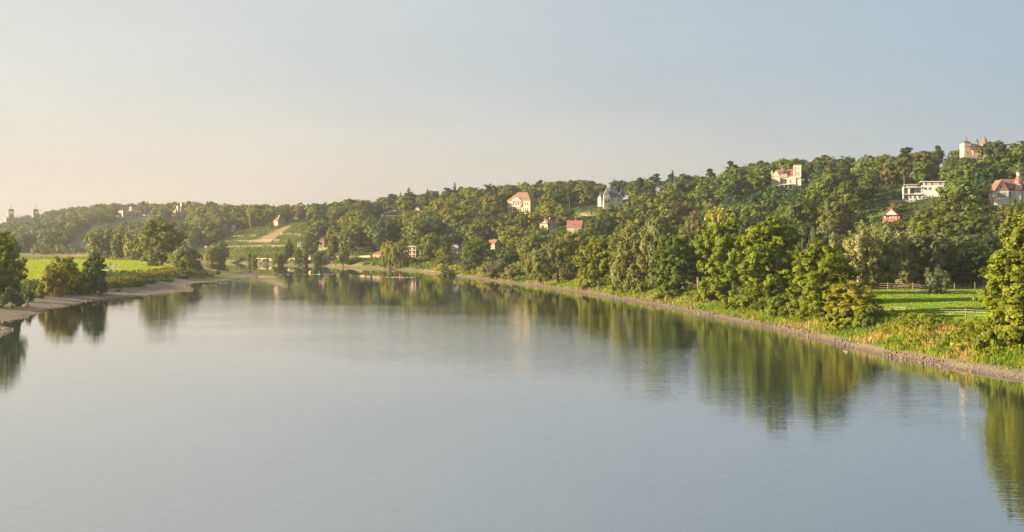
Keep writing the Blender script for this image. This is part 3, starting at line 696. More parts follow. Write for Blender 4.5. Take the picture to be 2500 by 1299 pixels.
# --- ruined-looking gothic castle
b = Bld('castle', 'gothic sandstone castle with a tall crenellated tower behind the meadow tree', 'castle', 437, 548, 25, d=1250, vis=(-14, 18, 4, 56), words='crenellated castle')
b.walls(17, 16, 31, PINKST, x=-3); b.cren(17, 16, 31, PINKST, -3, 0, 4); b.walls(4, 4, 36, PINKST, -11, -7, 'corner_turret'); b.cren(4, 4, 36, PINKST, -11, -7, 2, .8, 1.4)
b.walls(7, 7, 44, SAND, 0, 3, 'stair_tower'); b.cren(8, 8, 44, SAND, 0, 3, 3, .9); b.walls(8, 8, 53, SAND, 11, 4, 'tower'); b.cren(9.2, 9.2, 53, SAND, 11, 4, 3, 1, 2.2); b.band(8, 8, 51.5, 1.4, .6, SAND, 11, 4)
b.walls(16, 14, 22, SAND, 13, 6, 'wing'); b.cren(16, 14, 22, SAND, 13, 6, 4)
b.win(('L', -11.5), [-3, 1.5, 5], 10, 1.6, 9, SAND); b.win(('F', -8), [-7, -3, 1], 12, 1.6, 8, SAND); b.win(('F', 0), [11], 42, 1.4, 5, SAND); b.win(('L', 7), [4], 40, 1.4, 5, SAND)
# --- vineyard: gazebo, house, pergola
b = Bld('gazebo', 'small round pavilion with patina cone roof above the vineyard terraces', 'gazebo', 571, 566, 0, vis=(-10, 10, 0, 16), words='vineyard gazebo')
b.part('wall', MB().lathe(0, 0, [(6.4, -8), (6.4, 9.5), (6.9, 9.6), (6.9, 10.2)], 8, rot=.39), PINKST); b.part('roof', MB().lathe(0, 0, [(7.6, 10.2), (3, 13.6), (.3, 16.5), (.15, 18)], 8, rot=.39), COPPER)
b.win(('F', -6.1), [-1.2], 3, 1.4, 4.2, PINKST); b.part('terrace_wall', MB().box(-10, -5, -6.6, -4, -8, 2).box(-18, -9.9, -6.0, -4, -8, -2), PINKST)
b = Bld('vineyard_house', 'old house with steep brown hipped roof and two chimneys above the vineyard', 'house', 682, 553, 28, vis=(-13, 14, 2, 26), words='vineyard house')
b.walls(20, 22, 13, GREYP); r = b.hip(20, 22, 13, 13, BROWN_T, .25, 1.4, axis='y'); b.chimney(r, -1, -3, 20, 28); b.chimney(r, 2, 4, 20, 28)
b.win(('F', -11), [-6, 0, 6], 7, 2, 3.6); b.win(('L', -10), [-6, 0, 6], 7, 2, 3.6); b.win(('F', -11), [-6, 0, 6], 1, 2, 3.6)
b = Bld('pergola', 'vine-covered pergola on a long stone wall beside the vineyard house', 'pergola', 721, 547, 0, vis=(-20, 21, 0, 10))
b.part('wall', MB().box(-20, 0, -1, 1, -6, 4.5).box(3.5, 20, -1, 1, -6, 4).box(-22, -20, -1, 1, -6, 2.5), WALLST); m = MB()
for i in range(9): m.box(-14 + i*3.6, -13.4 + i*3.6, 3, 3.6, 0, 9.5)
m.box(-16, 18, 2.8, 3.8, 9.5, 10.2); b.part('frame', m, WOODB)
V, T = leaves_on_blobs(np.random.default_rng(5), np.array([(-12 + i * 3.0, 3.3, 10.6) for i in range(10)]), np.array([(2.2, 2.2, 1.2)] * 10), 500, 0.9)
o = link('vine', mesh_np('vine', V, np.arange(len(V)).reshape(-1, 4), [LEAF], tint=T), b.root); o.color = rgba((0.13, 0.17, 0.03))
# --- blue pavilion and glass house on the slope
b = Bld('blue_pavilion', 'white round tea pavilion with blue onion cap on the wooded slope', 'gazebo', 935, 534, 0, vis=(-8, 8, 0, 16), words='blue-capped pavilion')
b.part('wall', MB().lathe(0, 0, [(5.4, -8), (5.4, 8)], 8, rot=.39), WHITE); b.part('roof', MB().lathe(0, 0, [(7, 8), (5, 10), (2, 12), (.8, 13.5), (.2, 16)], 8, rot=.39), COPPER); b.win(('F', -5.05), [-1.6, 1.6], 1.5, 1.5, 4.2)
b = Bld('pillared_veranda', 'low white flat-roofed veranda beside the blue-capped pavilion', 'veranda', 957, 534, 0, vis=(-13, 12, 0, 11))
m = MB()
for i in range(7): m.box(-13 + i*3, -12.4 + i*3, -3, -2.4, -4, 7)
b.part('posts', m, WHITE); b.part('roof', MB().box(-14, 13, -3.6, 5, 7, 8.2), WHITE); b.walls(9, 7, 7, WHITE, 7.5, 1.4); b.win(('F', -2.1), [7.5], 1.5, 5, 4)
b = Bld('gabled_house', 'little sunlit house whose pale gable peeps out of the wooded slope', 'house', 1021, 518, -25, vis=(-7, 8, 3, 13), words='little sunlit gable')
b.walls(13, 12, 6, CREAM); b.gable(13, 12, 6, 7, ORANGE_T, CREAM, 1, axis='y'); b.win(('F', -6), [-2.5, 2.5], 4, 1.6, 2.8)
# --- bank houses
b = Bld('turreted_house', 'pale house with dark gable between trees at the foot of the vineyard', 'house', 735, 608, -10, vis=(-9, 8, 4, 22), words='pale gabled house')
b.walls(16, 14, 17, WHITE); b.gable(10, 14, 17, 6, SLATE, WHITE, .8, -3, 0, 'y'); b.hip(16, 14, 17, 5, SLATE, .4, 1, name='main_roof'); b.win(('F', -7), [-5, 0, 5], 10, 1.8, 4); b.win(('F', -7), [-5, 0, 5], 3, 1.8, 4)
b = Bld('pink_house', 'pinkish house half hidden by trees right of the pale gabled house', 'house', 786, 606, -20, vis=(-6, 5, 6, 22))
b.walls(14, 14, 18, PINKST, 2); b.hip(14, 14, 18, 6, BROWN_T, .3, 1, 2); b.win(('F', -7), [-2, 3, 7], 11, 1.7, 3.6); b.win(('F', -7), [-2, 3, 7], 4, 1.7, 3.6)
b = Bld('riverside_pavilion', 'small sunlit pavilion with dark cap roof on the river bank wall', 'pavilion', 799, 640, -30, vis=(-10, 10, 2, 16), words='small bank pavilion')
b.walls(11, 11, 10, CREAM); b.hip(11, 11, 10, 4.5, SLATE, .2, 1.6); b.walls(9, 8, 7, GREYP, 9, 2, 'annexe'); b.hip(9, 8, 7, 3, SLATE, .3, 1, 9, 2, name='annexe_roof'); b.win(('F', -5.5), [-2.6, 2.6], 3, 2, 4.5); b.part('base', MB().box(-7, 7, -7, 7, -8, -1), STONE)
b = Bld('yellow_house', 'long yellow garden house with brown hipped roof on the river bank', 'house', 922, 634, -32, vis=(-16, 12, 2, 20), words='yellow bank house')
b.walls(34, 22, 13.5, OCHRE, 6, 6); b.hip(34, 22, 13.5, 7, BROWN_T, .5, 1.6, 6, 6); b.win(('F', -5), [-7, -2.5, 2, 6.5, 11, 15.5, 20], 4, 1.8, 6.5); b.band(34, 22, 12.6, .7, .5, TRIM, 6, 6)
b.part('base', MB().box(-12, 24, -6.5, 18, -9, 0.5), STONE); b.part('veranda', MB().box(-20, -11.2, -4, -3.2, 8, 9).box(-20, -19.2, -4, -3.2, 0, 8).box(-20, -11.2, -4.4, 4, -1, 0).box(-20, -19.2, 3, 3.8, 0, 9).box(-20, -11.2, 3, 3.8, 8, 9), WHITE)
b = Bld('terraced_house', 'weathered concrete building with stacked open terraces behind pale bank trees', 'house', 1003, 640, -22, vis=(-18, 20, 6, 40), words='terraced concrete house')
b.walls(30, 18, 36, CREAM, 0, 6); m = MB()
for z in (8, 18, 28, 37): m.box(-17, 17, -8, -3.2, z, z + 1.6)
for x in (-16, -6, 4, 15): m.box(x, x + 1.2, -7.4, -6.2, -8, 37)
b.part('terraces', m, CREAM)
for z in (10.5, 20.5, 30): b.win(('F', -3), [-10, -1, 9], z, 4.5, 5)
b.part('roof', MB().box(-17.5, 20, -9, 17, 38.6, 39.8), CREAM); b.walls(26, 16, 30, GREYP, 24, 8, 'ivy_wing'); b.part('base', MB().box(-6, 24, -9, -3.4, -10, 7.5), STONE)
cc = [(24 + 13 * math.cos(a), 0.5 + random.uniform(-1.5, 1), 3 + 26 * random.random()) for a in np.linspace(0, 3.14, 22)]
V, T = leaves_on_blobs(np.random.default_rng(9), np.array(cc + [(24 + random.uniform(-12, 12), random.uniform(0, 14), 31) for _ in range(12)]), np.array([(4.2, 2.6, 4.2)] * 34), 3000, 1.1)
o = link('ivy', mesh_np('ivy', V, np.arange(len(V)).reshape(-1, 4), [LEAF], tint=T), b.root); o.color = rgba((0.028, 0.05, 0.018))
b = Bld('white_villa', 'tall white villa with ornate parapet and slate roof near the dry mound', 'villa', 1115, 626, -20, vis=(-14, 16, 4, 35), words='tall white villa')
b.walls(18, 15, 25, WHITE, -3); b.walls(16, 15, 20, CREAM, 12, 6, 'rear_wing'); b.band(18, 15, 19.5, .8, .5, TRIM, -3); b.band(18, 15, 8.5, .7, .5, TRIM, -3, 0, 'string_course'); b.cren(18, 15, 25, WHITE, -3, 0, 4, 1, 1.4)
b.hip(18, 15, 25.5, 5, SLATE, .6, -1.2, -3); b.hip(18, 17, 20, 9, SLATE, .5, 1.2, 12, 6, name='rear_roof'); b.part('pediment', MB().prism([(1.5, 25), (6, 25), (3.7, 29.5)], 'y', -7.6, -6.4), BRICKR)
b.win(('F', -7.5), [-9.4, -6.2, -3, .2, 3.4], 10.6, 1.5, 7); b.win(('F', -7.5), [-9.4, -6.2, -3, .2, 3.4], 21, 1.3, 2.2); b.win(('F', -7.5), [-9.4, -6.2, 3.4], 2, 1.4, 4); b.win(('F', -1.5), [12, 16], 9, 1.6, 6)
b = Bld('hay_house', 'plain narrow house with red tiled saddle roof and shaded grey gable end', 'house', 1205, 619, -38, vis=(-13, 17, 8, 38), words='red-roofed gable house')
b.walls(23, 21, 24, PINKST); r = b.gable(23, 21, 24, 9, RED_T, GREYP, 1.2, axis='x'); b.part('side_light_shade', MB().box(11.5, 11.7, -10.5, 10.5, -8, 24), GREYP); b.chimney(r, 3, -1, 30, 36); b.win(('F', -10.5), [-7, 0, 7], 15, 2.2, 4.4); b.win(('F', -10.5), [-7, 0, 7], 5, 2.2, 4.4)  # gable end in grey: its shade is put into the wall colour
# --- classical villa
b = Bld('classical_villa', 'sunlit classical villa with pediment, tall windows and orange hipped roof', 'villa', 1268, 522, -28, vis=(-30, 22, 4, 52), words='classical villa')
b.walls(62, 40, 32, CREAM, 4, 10); r = b.hip(62, 40, 32, 21, ORANGE_T, .42, 2, 4, 10); b.band(62, 40, 30.4, 1.6, 1.2, TRIM, 4, 10); b.band(62, 40, 17.5, 1.2, .6, TRIM, 4, 10, 'string_course')
b.part('portico', MB().box(-14, 12, -13, -10, 30.5, 32.2).prism([(-15, 32.2), (13, 32.2), (-1, 41)], 'y', -13, -9.8), CREAM)
m = MB()
for x in (-13, -6.3, .3, 7, 11): m.lathe(x, -12, [(.95, 18.7), (.8, 29.6), (1.1, 30.5)], 8)
b.part('columns', m, TRIM)
b.win(('F', -10), [-23.5, -18, -9.6, -3, 3.6, 9, 16, 22, 28], 20.5, 2.4, 7.4); b.win(('F', -10), [-23.5, -18, -9.6, -3, 3.6, 9, 16, 22, 28], 3, 2.6, 11, None, DARKIN); b.win(('R', 35), [-4, 6, 16, 24], 20, 2.4, 7.4)
b.part('balcony', MB().box(-13, 11, -14.5, -10.2, 17.2, 18.6).box(-13, 11, -14.5, -14, 18.6, 21), TRIM); b.walls(14, 16, 30, GREYP, -32, 26, 'rear_wing'); b.hip(14, 16, 30, 11, BROWN_T, .2, 1, -32, 26, name='rear_roof')
b.walls(10, 12, 22, GREYP, 42, 24, 'side_wing'); b.part('terrace_wall', MB().box(-46, 40, -22, -20, -12, 1.5), SAND)
# --- turreted chateau
b = Bld('chateau', 'pale turreted chateau with steep slate roofs and a stepped gable', 'villa', 1490, 513, 12, vis=(-30, 32, 8, 70), words='slate-roofed chateau')
b.walls(56, 30, 31, WHITE); b.walls(15, 6, 36, WHITE, -13, -17.9, 'gable_bay'); b.band(56, 30, 30, 1, .7, TRIM)
b.hip(58, 30, 31, 15, SLATE, .6, 1.2); b.hip(22, 22, 33, 19, SLATE, .6, 1, 6, 2, name='tall_roof')
b.part('stepped_gable', MB().prism([(-20.5, 36), (-5.5, 36), (-5.5, 38.5), (-7.5, 39), (-8, 43), (-10.5, 44.5), (-11, 49), (-13, 53), (-15, 49), (-15.5, 44.5), (-18, 43), (-18.5, 39), (-20.5, 38.5)], 'y', -20.9, -18.5), CREAM)
b.part('gable_roof', MB().prism([(-20, 36), (-6, 36), (-13, 48)], 'y', -18.4, -2), SLATE)
for x, y, w, z1, top in ((-27.5, -14, 2.2, 35, 51), (25, -12, 3.6, 36, 56), (13, -15.6, 1.9, 33, 54)):
    b.part('turret', MB().lathe(x, y, [(w*.5, 14), (w, 19), (w, z1)], 8), WHITE); b.part('turret_roof', MB().lathe(x, y, [(w*1.25, z1), (w*.7, z1+(top-z1)*.4), (.15, top), (.1, top+5)], 8), SLATE)
r = b.part('ridge_tiles', MB().box(-16, 17, -.4, .4, 46, 46.8), SLATE); b.chimney(r, -3, 4, 44, 57); b.chimney(r, 12, 6, 48, 58)
b.win(('F', -20.9), [-16.2, -9.8], 37.2, 1.7, 3.6); b.win(('F', -20.9), [-16.4, -9.8], 22, 2.4, 6.4); b.win(('F', -20.9), [-17, -13, -9], 9, 2.2, 8, None, OCHRE); b.win(('F', -15), [-23, 3, 18, 24], 22, 2.4, 6.4); b.win(('F', -15), [3, 18, 24], 8, 2.4, 6.4); b.win(('L', -28), [-6, 2, 9], 22, 2.2, 6)
b.part('balcony', MB().box(-20, -6.5, -23, -21, 19.5, 20.4).box(-20, -6.5, -23, -22.6, 20.4, 22.3), DARKM)
b.part('dormer', MB().box(17, 23, -13.5, -8, 33, 38).prism([(16.5, 38), (23.5, 38), (20, 41)], 'y', -13.8, -6), WHITE); b.win(('F', -13.5), [18.7, 21.3], 34.2, 1.5, 2.8)
b = Bld('garden_terrace', 'long sunlit terrace wall on the lawn below the slate-roofed chateau', 'wall', 1429, 528, -14, vis=(-13, 16, 0, 9)); b.part('wall', MB().box(-13, 14, -2, 2, -6, 5.4), PINKST); b.part('railing', MB().box(-13, 14, -1.8, -1.4, 7.6, 8.1).box(-13, -12.5, -1.8, -1.4, 5.4, 7.6).box(13.5, 14, -1.8, -1.4, 5.4, 7.6).box(0, .5, -1.8, -1.4, 5.4, 7.6), WOODB)
# --- two tiled houses below the lawn
b = Bld('hipped_house', 'brown-walled house with hipped roof, two chimneys and sunlit orange side', 'house', 1339, 566, 38, vis=(-26, 26, 7, 36), words='hip-roofed brown house')
b.walls(29, 30, 19, GREYP); b.part('side_light_shade', MB().box(-14.7, -14.5, -15, 15, -8, 19), OCHRE); r = b.hip(29, 30, 19, 12, BROWN_T, .12, 2.4, axis='x'); b.chimney(r, -6, 5, 24, 33, 2); b.chimney(r, 6, 2, 24, 35, 2.4)  # ochre slab: sunshine on the left side put into its colour
b.win(('F', -15), [-8, 8], 10.5, 3, 6); b.win(('L', -14.7), [-9, 0, 9], 10, 3, 6); b.win(('F', -15), [-8, 8], 1, 3, 6); b.part('dormer', MB().box(-13, -9, -4, 2, 20, 25), WHITE, r)
b = Bld('red_roofed_house', 'plain house with bright red saddle roof and one chimney among trees', 'house', 1404, 568, -14, vis=(-20, 20, 8, 33), words='bright red-roofed house')
b.walls(36, 20, 15, GREYP); r = b.gable(36, 20, 15, 14, RED_T, GREYP, 1.6, axis='x'); b.chimney(r, 2, 0, 27, 33, 1.8); b.win(('F', -10), [-13, -5, 4, 12], 6, 2.6, 5.4, None, GLASSL); b.part('skylight', MB().box(-1, 1.4, -8.4, -6.6, 19, 20.8), GLASS, r)
# --- towered villa
b = Bld('towered_villa', 'sandstone villa with square lookout tower, red roof and glazed veranda', 'villa', 1924, 467, -4, vis=(-44, 42, 2, 70), words='towered villa')
b.walls(58, 34, 37, LIMEST, -9, 6); b.walls(20, 8, 33, LIMEST, -28, -14.9, 'bay'); b.band(58, 34, 36, 1, .7, TRIM, -9, 6); b.band(20, 8, 31, 1.2, .8, TRIM, -28, -14.9, 'bay_cornice')
r = b.hip(58, 34, 37, 17, RED_T, .62, 1.6, -9, 6); b.walls(16, 16, 61, LIMEST, 24, -6, 'tower'); b.band(16, 16, 57, 1.5, 1, TRIM, 24, -6, 'tower_cornice'); b.cren(17.5, 17.5, 61, LIMEST, 24, -6, 4, 1, 2.4); b.walls(4, 4, 62, LIMEST, 15, -13, 'corner_turret')
b.part('stepped_gable', MB().prism([(-36, 37), (-19, 37), (-19, 40), (-22, 41), (-23, 45), (-26, 46), (-27, 50), (-29, 50), (-30, 46), (-33, 45), (-34, 41), (-36, 40)], 'y', -12.6, -10.8), LIMEST)
b.part('gable_roof', MB().prism([(-36, 37), (-19, 37), (-27.5, 46)], 'y', -10.7, 4), RED_T); b.part('pinnacle', MB().lathe(-37.5, -10, [(1.6, 30), (1.3, 46), (.2, 52)], 6), LIMEST)
b.part('dormer', MB().box(-17.5, 0, -12.6, -4, 33.5, 42.5), BRICKR); b.part('dormer_roof', MB().box(-18.5, 1, -13.6, -4, 42.5, 43.4), RED_T); b.win(('F', -12.6), [-13, -5], 35, 5, 5.6, WHITE, GLASSL)
b.win(('F', -18.9), [-30.5, -25], 19, 2.6, 7.4, WHITE); b.win(('F', -18.9), [-31, -25], 34 - 1, 2.4, 0.2); b.win(('F', -11), [-14.5, -4.5, 6.5], 19.5, 3.4, 8, LIMEST, DARKIN); b.win(('F', -11), [8], 36 - 8.5, 2.6, 0.3)
a = [(20.2, 37), (20.2, 42), (21.6, 45.5), (24, 48.5), (26.4, 45.5), (27.8, 42), (27.8, 37)]
b.part('arched_window', MB().prism(a, 'y', -14.35, -14.02), GLASSL); b.part('balcony', MB().box(18, 30, -17.4, -14.2, 31.5, 32.6).box(18, 30, -17.4, -16.9, 32.6, 35.2), TRIM); b.win(('F', -14), [24], 52, 1.4, 2.6, None, DARKIN)
m = MB()
for x in (17, 30): m.box(x, x + 1.4, -17, -15.6, 14, 31.4)
m.box(17, 31.4, -17.2, -14.2, 12.6, 14).box(18.4, 30, -14.3, -14.02, 15, 29); b.part('loggia', m, TRIM); b.win(('F', -14), [20.5, 24.5, 28], 3, 2.2, 8, TRIM)
m = MB().box(-17, 14, -24, -11.2, 15, 16.6)
for x in (-16, -8.6, 1, 12): m.box(x, x + 1.6, -23.4, -21.8, 5.5, 15)
m.box(-17, 14, -23.8, -11.2, -1, 5.5).box(-15, 13, -23, -11.2, -9, -1); b.part('veranda', m, WHITE); b.part('veranda_glass', MB().box(-14.2, 12, -22.8, -22.4, 5.7, 14.8), GLASS)
b.part('solar_panel', MB().add([(-11, -10.6, 44.4), (-4, -10.6, 44.4), (-2.5, -3.5, 52.6), (-9.5, -3.5, 52.6), (-11, -10.6, 43.4), (-4, -10.6, 43.4), (-2.5, -3.5, 51.6), (-9.5, -3.5, 51.6)], [(0,1,2,3), (7,6,5,4), (0,4,5,1), (1,5,6,2), (2,6,7,3), (3,7,4,0)]), GLASS, r); b.chimney(r, -16, 6, 50, 57)
# --- white modern house, its wall
b = Bld('modern_house', 'flat-roofed white modern house with long window strips on the slope', 'house', 2252, 487, 6, vis=(-48, 44, 3, 50), words='white modern house')
b.walls(46, 30, 30, CONC, -22, 12); b.walls(56, 34, 34, CONC, 26, 14, 'upper_block'); b.walls(48, 24, 43, GREYP, 28, 18, 'roof_storey'); b.part('roof', MB().box(-3, 54, 2, 32, 43, 44.6), CONC); b.part('left_roof', MB().box(-42, -10, 0, 24, 36, 37), CONC); b.walls(22, 18, 36, GREYP, -24, 14, 'penthouse')
b.win(('F', -3), [-17], 16, 26, 11, CONC, GLASS, 'glazed_wall'); b.win(('F', -3), [-38], 16, 4, 9, CONC); b.win(('F', -3), [-38, -28, -18, -7], 3, 4.4, 8.4, CONC); b.win(('F', -3), [7, 17], 23.5, 6, 5.6, CONC); b.win(('F', 6), [9, 23, 42], 35.5, 5, 6.5, CONC)
b.part('frame_fin', MB().box(-46, -44, -8, 12, -6, 32).box(-31.5, -30, -8, -3.2, 14, 30).box(-46, -1, -8, -3.2, 29, 30.4).box(-46, -1, -8, -3.2, 12, 13.4), CONC)
b = Bld('retaining_wall', 'long grey retaining wall under the white modern house', 'wall', 2198, 499, 10, vis=(-26, 30, 0, 11)); b.part('wall', MB().box(-28, 34, -2, 2, -10, 9), GREYP); b.part('coping', MB().box(-28.6, 34.6, -2.6, 2.6, 9, 10), CONC)
# --- red chalet
b = Bld('chalet', 'red timber chalet with slate roof and pale gable on the slope', 'house', 2177, 549, -16, vis=(-26, 28, 9, 42), words='red timber chalet')
b.walls(40, 26, 24, BRICKR, 2, 6); b.gable(32, 36, 24, 15, SLATE, CREAM, 2, 2, 2, 'y'); b.hip(50, 22, 24, 10, SLATE, .5, 1, 0, 8, name='cross_roof'); b.part('barge_boards', MB().prism([(-16, 22.4), (2, 40), (20, 22.4), (20, 24), (2, 42), (-16, 24)], 'y', -18.6, -17.8), BRICKR)
b.part('balcony', MB().box(-18, 21, -14, -7.2, 10, 11).box(-18, 21, -14, -13.4, 11, 15).box(-18, -17, -14, -13, 15, 23).box(20, 21, -14, -13, 15, 23).box(-5, -4, -14, -13, 15, 23).box(8, 9, -14, -13, 15, 23), BRICKR); b.win(('F', -7), [-13, -1, 4, 13], 13, 4, 8, WHITE, GLASSL); b.part('base', MB().box(-18, 22, -12, 18, -10, 9.8), PINKST); b.part('side_roof', MB().prism([(-19, 21), (-29, 10), (-29, 9), (-19, 20)], 'y', -6, 14), SLATE)
# --- half-timbered villa
b = Bld('half_timbered_villa', 'white villa with half-timbered gable, tiled roof and lead-capped turret', 'villa', 2458, 512, 20, vis=(-45, 45, 12, 95), words='half-timbered villa')
b.walls(34, 40, 46, WHITE, -20); b.walls(54, 36, 46, WHITE, 20, 10, 'long_wing'); b.gable(34, 40, 46, 26, BROWN_T, WHITE, 2, -20, 0, 'y'); b.gable(66, 34, 46, 24, BROWN_T, WHITE, 1.6, 16, 12, 'x', 'wing_roof'); b.gable(40, 24, 60, 15, ORANGE_T, WHITE, 1, 14, 22, 'x', 'upper_roof')
m = MB()
for z in (46.5, 56): m.box(-36 + (z - 46) * .62, -4 - (z - 46) * .62, -20.7, -20.2, z, z + 1.2)
for x in (-32, -28, -24, -16, -12, -8): m.box(x - .5, x + .5, -20.6, -20.2, 47.7, min(56, 46 + (17 - abs(x + 20)) * 1.5))
m.prism([(-38, 45), (-20, 72), (-2, 45), (-2, 43), (-20, 69.6), (-38, 43)], 'y', -22.6, -20.8); m.tube((-24, -20.5, 57), (-20, -20.5, 66), .5, .5, 4).tube((-16, -20.5, 57), (-20, -20.5, 66), .5, .5, 4); b.part('timber_frame', m, BRICKR)
b.win(('F', -20), [-20], 50, 7, 5.2, BRICKR, GLASSL); b.win(('F', -20), [-27, -20, -13], 31, 5, 9, PINKST, GLASSL); b.win(('F', -8), [4], 31, 6, 11, PINKST, GLASSL)
b.part('turret', MB().lathe(26, -6, [(8, -8), (8, 66), (9, 66.2), (9, 67.4)], 8, rot=.39), WHITE); b.part('turret_band', MB().lathe(26, -6, [(8.5, 46), (8.5, 48)], 8, rot=.39), BRICKR); b.part('turret_band', MB().lathe(26, -6, [(8.5, 63), (8.5, 66)], 8, rot=.39), BRICKR); b.part('turret_roof', MB().lathe(26, -6, [(10.4, 67.4), (6, 78), (4.8, 83)], 8, rot=.39), ORANGE_T)
b.part('lantern', MB().lathe(26, -6, [(4.4, 83), (4.4, 89), (5.4, 89.4), (5.4, 90.4)], 8, rot=.39), CREAM); b.part('lantern_cap', MB().lathe(26, -6, [(5.8, 90.4), (5.2, 94), (3, 97), (1, 100), (.5, 103), (.9, 104.2), (.2, 105.5), (.1, 112)], 10), SLATE)
b.win(('F', -13.6), [24, 29.5], 52, 3.2, 8, BRICKR, GLASSL); b.win(('L', 18.2), [-6], 52, 3.2, 8, BRICKR, GLASSL); b.part('dormer', MB().box(4, 12, -8, 4, 52, 57).box(3.4, 12.6, -8.6, 4, 57, 58), WHITE); b.win(('F', -8), [6.4, 9.6], 53.2, 2, 2.8); b.part('garden_wall', MB().box(-44, -37.2, -12, 10, -10, 22), PINKST)
# --- hilltop villa with cone tower
b = Bld('hilltop_villa', 'cream villa with flat roof and small lantern turret on the hilltop', 'villa', 2368, 389, 24, d=578, vis=(-26, 22, 6, 54), words='hilltop villa')
b.walls(36, 26, 36, CREAM, 0, 4); b.walls(16, 14, 40, CREAM, -13, -8, 'corner_tower'); b.hip(16, 14, 40, 5, SLATE, .2, 1, -13, -8, name='tower_roof'); b.part('lantern', MB().lathe(-13, -8, [(2, 44), (1.4, 46), (1.4, 50), (2.1, 50.4), (2.2, 52.5), (1.2, 55), (.2, 57)], 8), BRICKR)
b.band(36, 26, 36, 1, .6, TRIM, 0, 4); b.walls(6, 6, 42, CREAM, 15, -6, 'stair_turret'); b.part('turret_roof', MB().lathe(15, -6, [(4.6, 42), (3.6, 44), (.2, 50)], 8), SLATE); b.walls(24, 16, 19, PINKST, 10, -14, 'front_wing'); b.part('flat_roof', MB().box(-4, 24, -24, -6, 19, 20.6), PINKST)
b.win(('F', -9), [-3, 3, 9], 28.5, 3, 3.4); b.win(('F', -9), [-3, 6], 21.6, 1.8, 3); b.win(('F', -15), [-16.5, -9.5], 28, 3, 5); b.win(('L', -21), [-12, -4], 28, 3, 5); b.win(('L', -21), [-12, -4], 16, 3, 5); b.win(('F', -15), [-13], 12, 4, 6); b.part('terrace', MB().box(-28, 6, -30, -22.2, -10, 7).box(-28, 6, -30, -29.2, 7, 9.4), CREAM); b.chimney(b.root, -2, 6, 37, 41, 2, BRICKR)
b = Bld('cone_tower', 'pink round tower with tall red cone roof beside the hilltop villa', 'tower', 2404, 389, 0, d=572, vis=(-16, 8, 8, 58), words='red cone-roofed tower')
b.walls(18, 16, 22, PINKST, -4, 4); b.gable(18, 16, 22, 8, RED_T, PINKST, 1, -4, 4, 'x'); b.part('tower', MB().lathe(0, 0, [(9, -10), (9, 34), (10, 34.4), (10, 35.4)], 8, rot=.39), PINKST); b.part('cone_roof', MB().lathe(0, 0, [(11.5, 35.4), (8, 40), (4, 49), (.3, 59), (.15, 66)], 8, rot=.39), RED_T); b.win(('F', -8.3), [-1], 27, 5, 5, WHITE, GLASSL); b.win(('L', -8.3), [-1], 27, 5, 5, WHITE, GLASSL)
# --- small things showing between the trees
b = Bld('garden_house', 'small white garden house half hidden under tall dark trees', 'house', 2168, 465, 0, vis=(-5, 5, 0, 8)); b.walls(9, 8, 6, WHITE); b.gable(9, 8, 6, 3, SLATE, WHITE, .6, axis='y'); b.win(('F', -4), [0], 1.5, 2, 3)
b = Bld('blue_roofed_hall', 'low hall with light blue sheet roof beyond the meadow poplars', 'hall', 212, 597, 0, d=960, vis=(-18, 14, 0, 11), words='blue-roofed hall')
b.walls(38, 18, 5, WHITE, 4, 4); b.hip(40, 20, 5, 6, BLUER, .5, 1, 4, 4); b.win(('F', -5), [-9, -3, 3, 9, 15], 1.2, 2.4, 2.6)
LANDM += [(1755, 515, 'bright yellow crown', ''), (2040, 520, 'pale rounded crown', ''), (1885, 610, 'great riverside tree', '')]
# --- walls along the river promenade
def wallrun(name, label, pts, h, mat, dd=0, t=0.6):
    P = [solve(px, py, dd) for px, py in pts]; o = empty(name, P[0]); tag(o, label, 'wall'); m = MB(); c = MB(); x0, y0, z0 = P[0]
    for (xa, ya, za), (xb, yb, zb) in zip(P, P[1:]):
        n = Vector((yb - ya, xa - xb, 0)).normalized() * t / 2
        v = []
        for z in (-1.2, h):
            v += [(xa-n.x-x0, ya-n.y-y0, za+z-z0), (xb-n.x-x0, yb-n.y-y0, zb+z-z0), (xb+n.x-x0, yb+n.y-y0, zb+z-z0), (xa+n.x-x0, ya+n.y-y0, za+z-z0)]
        m.add(v, [(3,2,1,0),(4,5,6,7),(0,1,5,4),(1,2,6,5),(2,3,7,6),(3,0,4,7)])
        v2 = [(p[0], p[1], p[2] + 0.01) for p in v[4:]] + [(p[0], p[1], p[2] + 0.16) for p in v[4:]]
        c.add(v2, [(3,2,1,0),(4,5,6,7),(0,1,5,4),(1,2,6,5),(2,3,7,6),(3,0,4,7)])
    m.build('wall', mat, o); c.build('coping', TRIM if mat is not WALLST else WALLST, o)
    TREES.append((x0, y0, 0)); return o
wallrun('river_wall', 'long pale promenade wall between the bank pavilion and the yellow house', [(822,637.5),(850,637),(880,636),(905,636)], 2.2, PINKST)
wallrun('river_wall', 'red stone promenade wall between two round bank trees below the pale gabled house', [(738,640),(752,640),(760,640)], 3.2, PINKST)
wallrun('river_wall', 'grey promenade wall under the lowest vines', [(583,637),(600,636),(628,637),(650,638),(664,639)], 1.2, STONE)
wallrun('river_wall', 'low grey wall left of the red promenade wall with parked blue car', [(697,640),(722,640)], 1.6, STONE)
wallrun('river_wall', 'old stone wall below the pink house', [(762,617),(790,615),(802,614)], 2.2, WALLST)
wallrun('embankment_wall', 'pale pinkish embankment wall on the far river bank beyond the meadow', [(66,632),(120,631.6),(180,631.4),(260,631.4),(342,632)], 2.0, WALLST, 790)
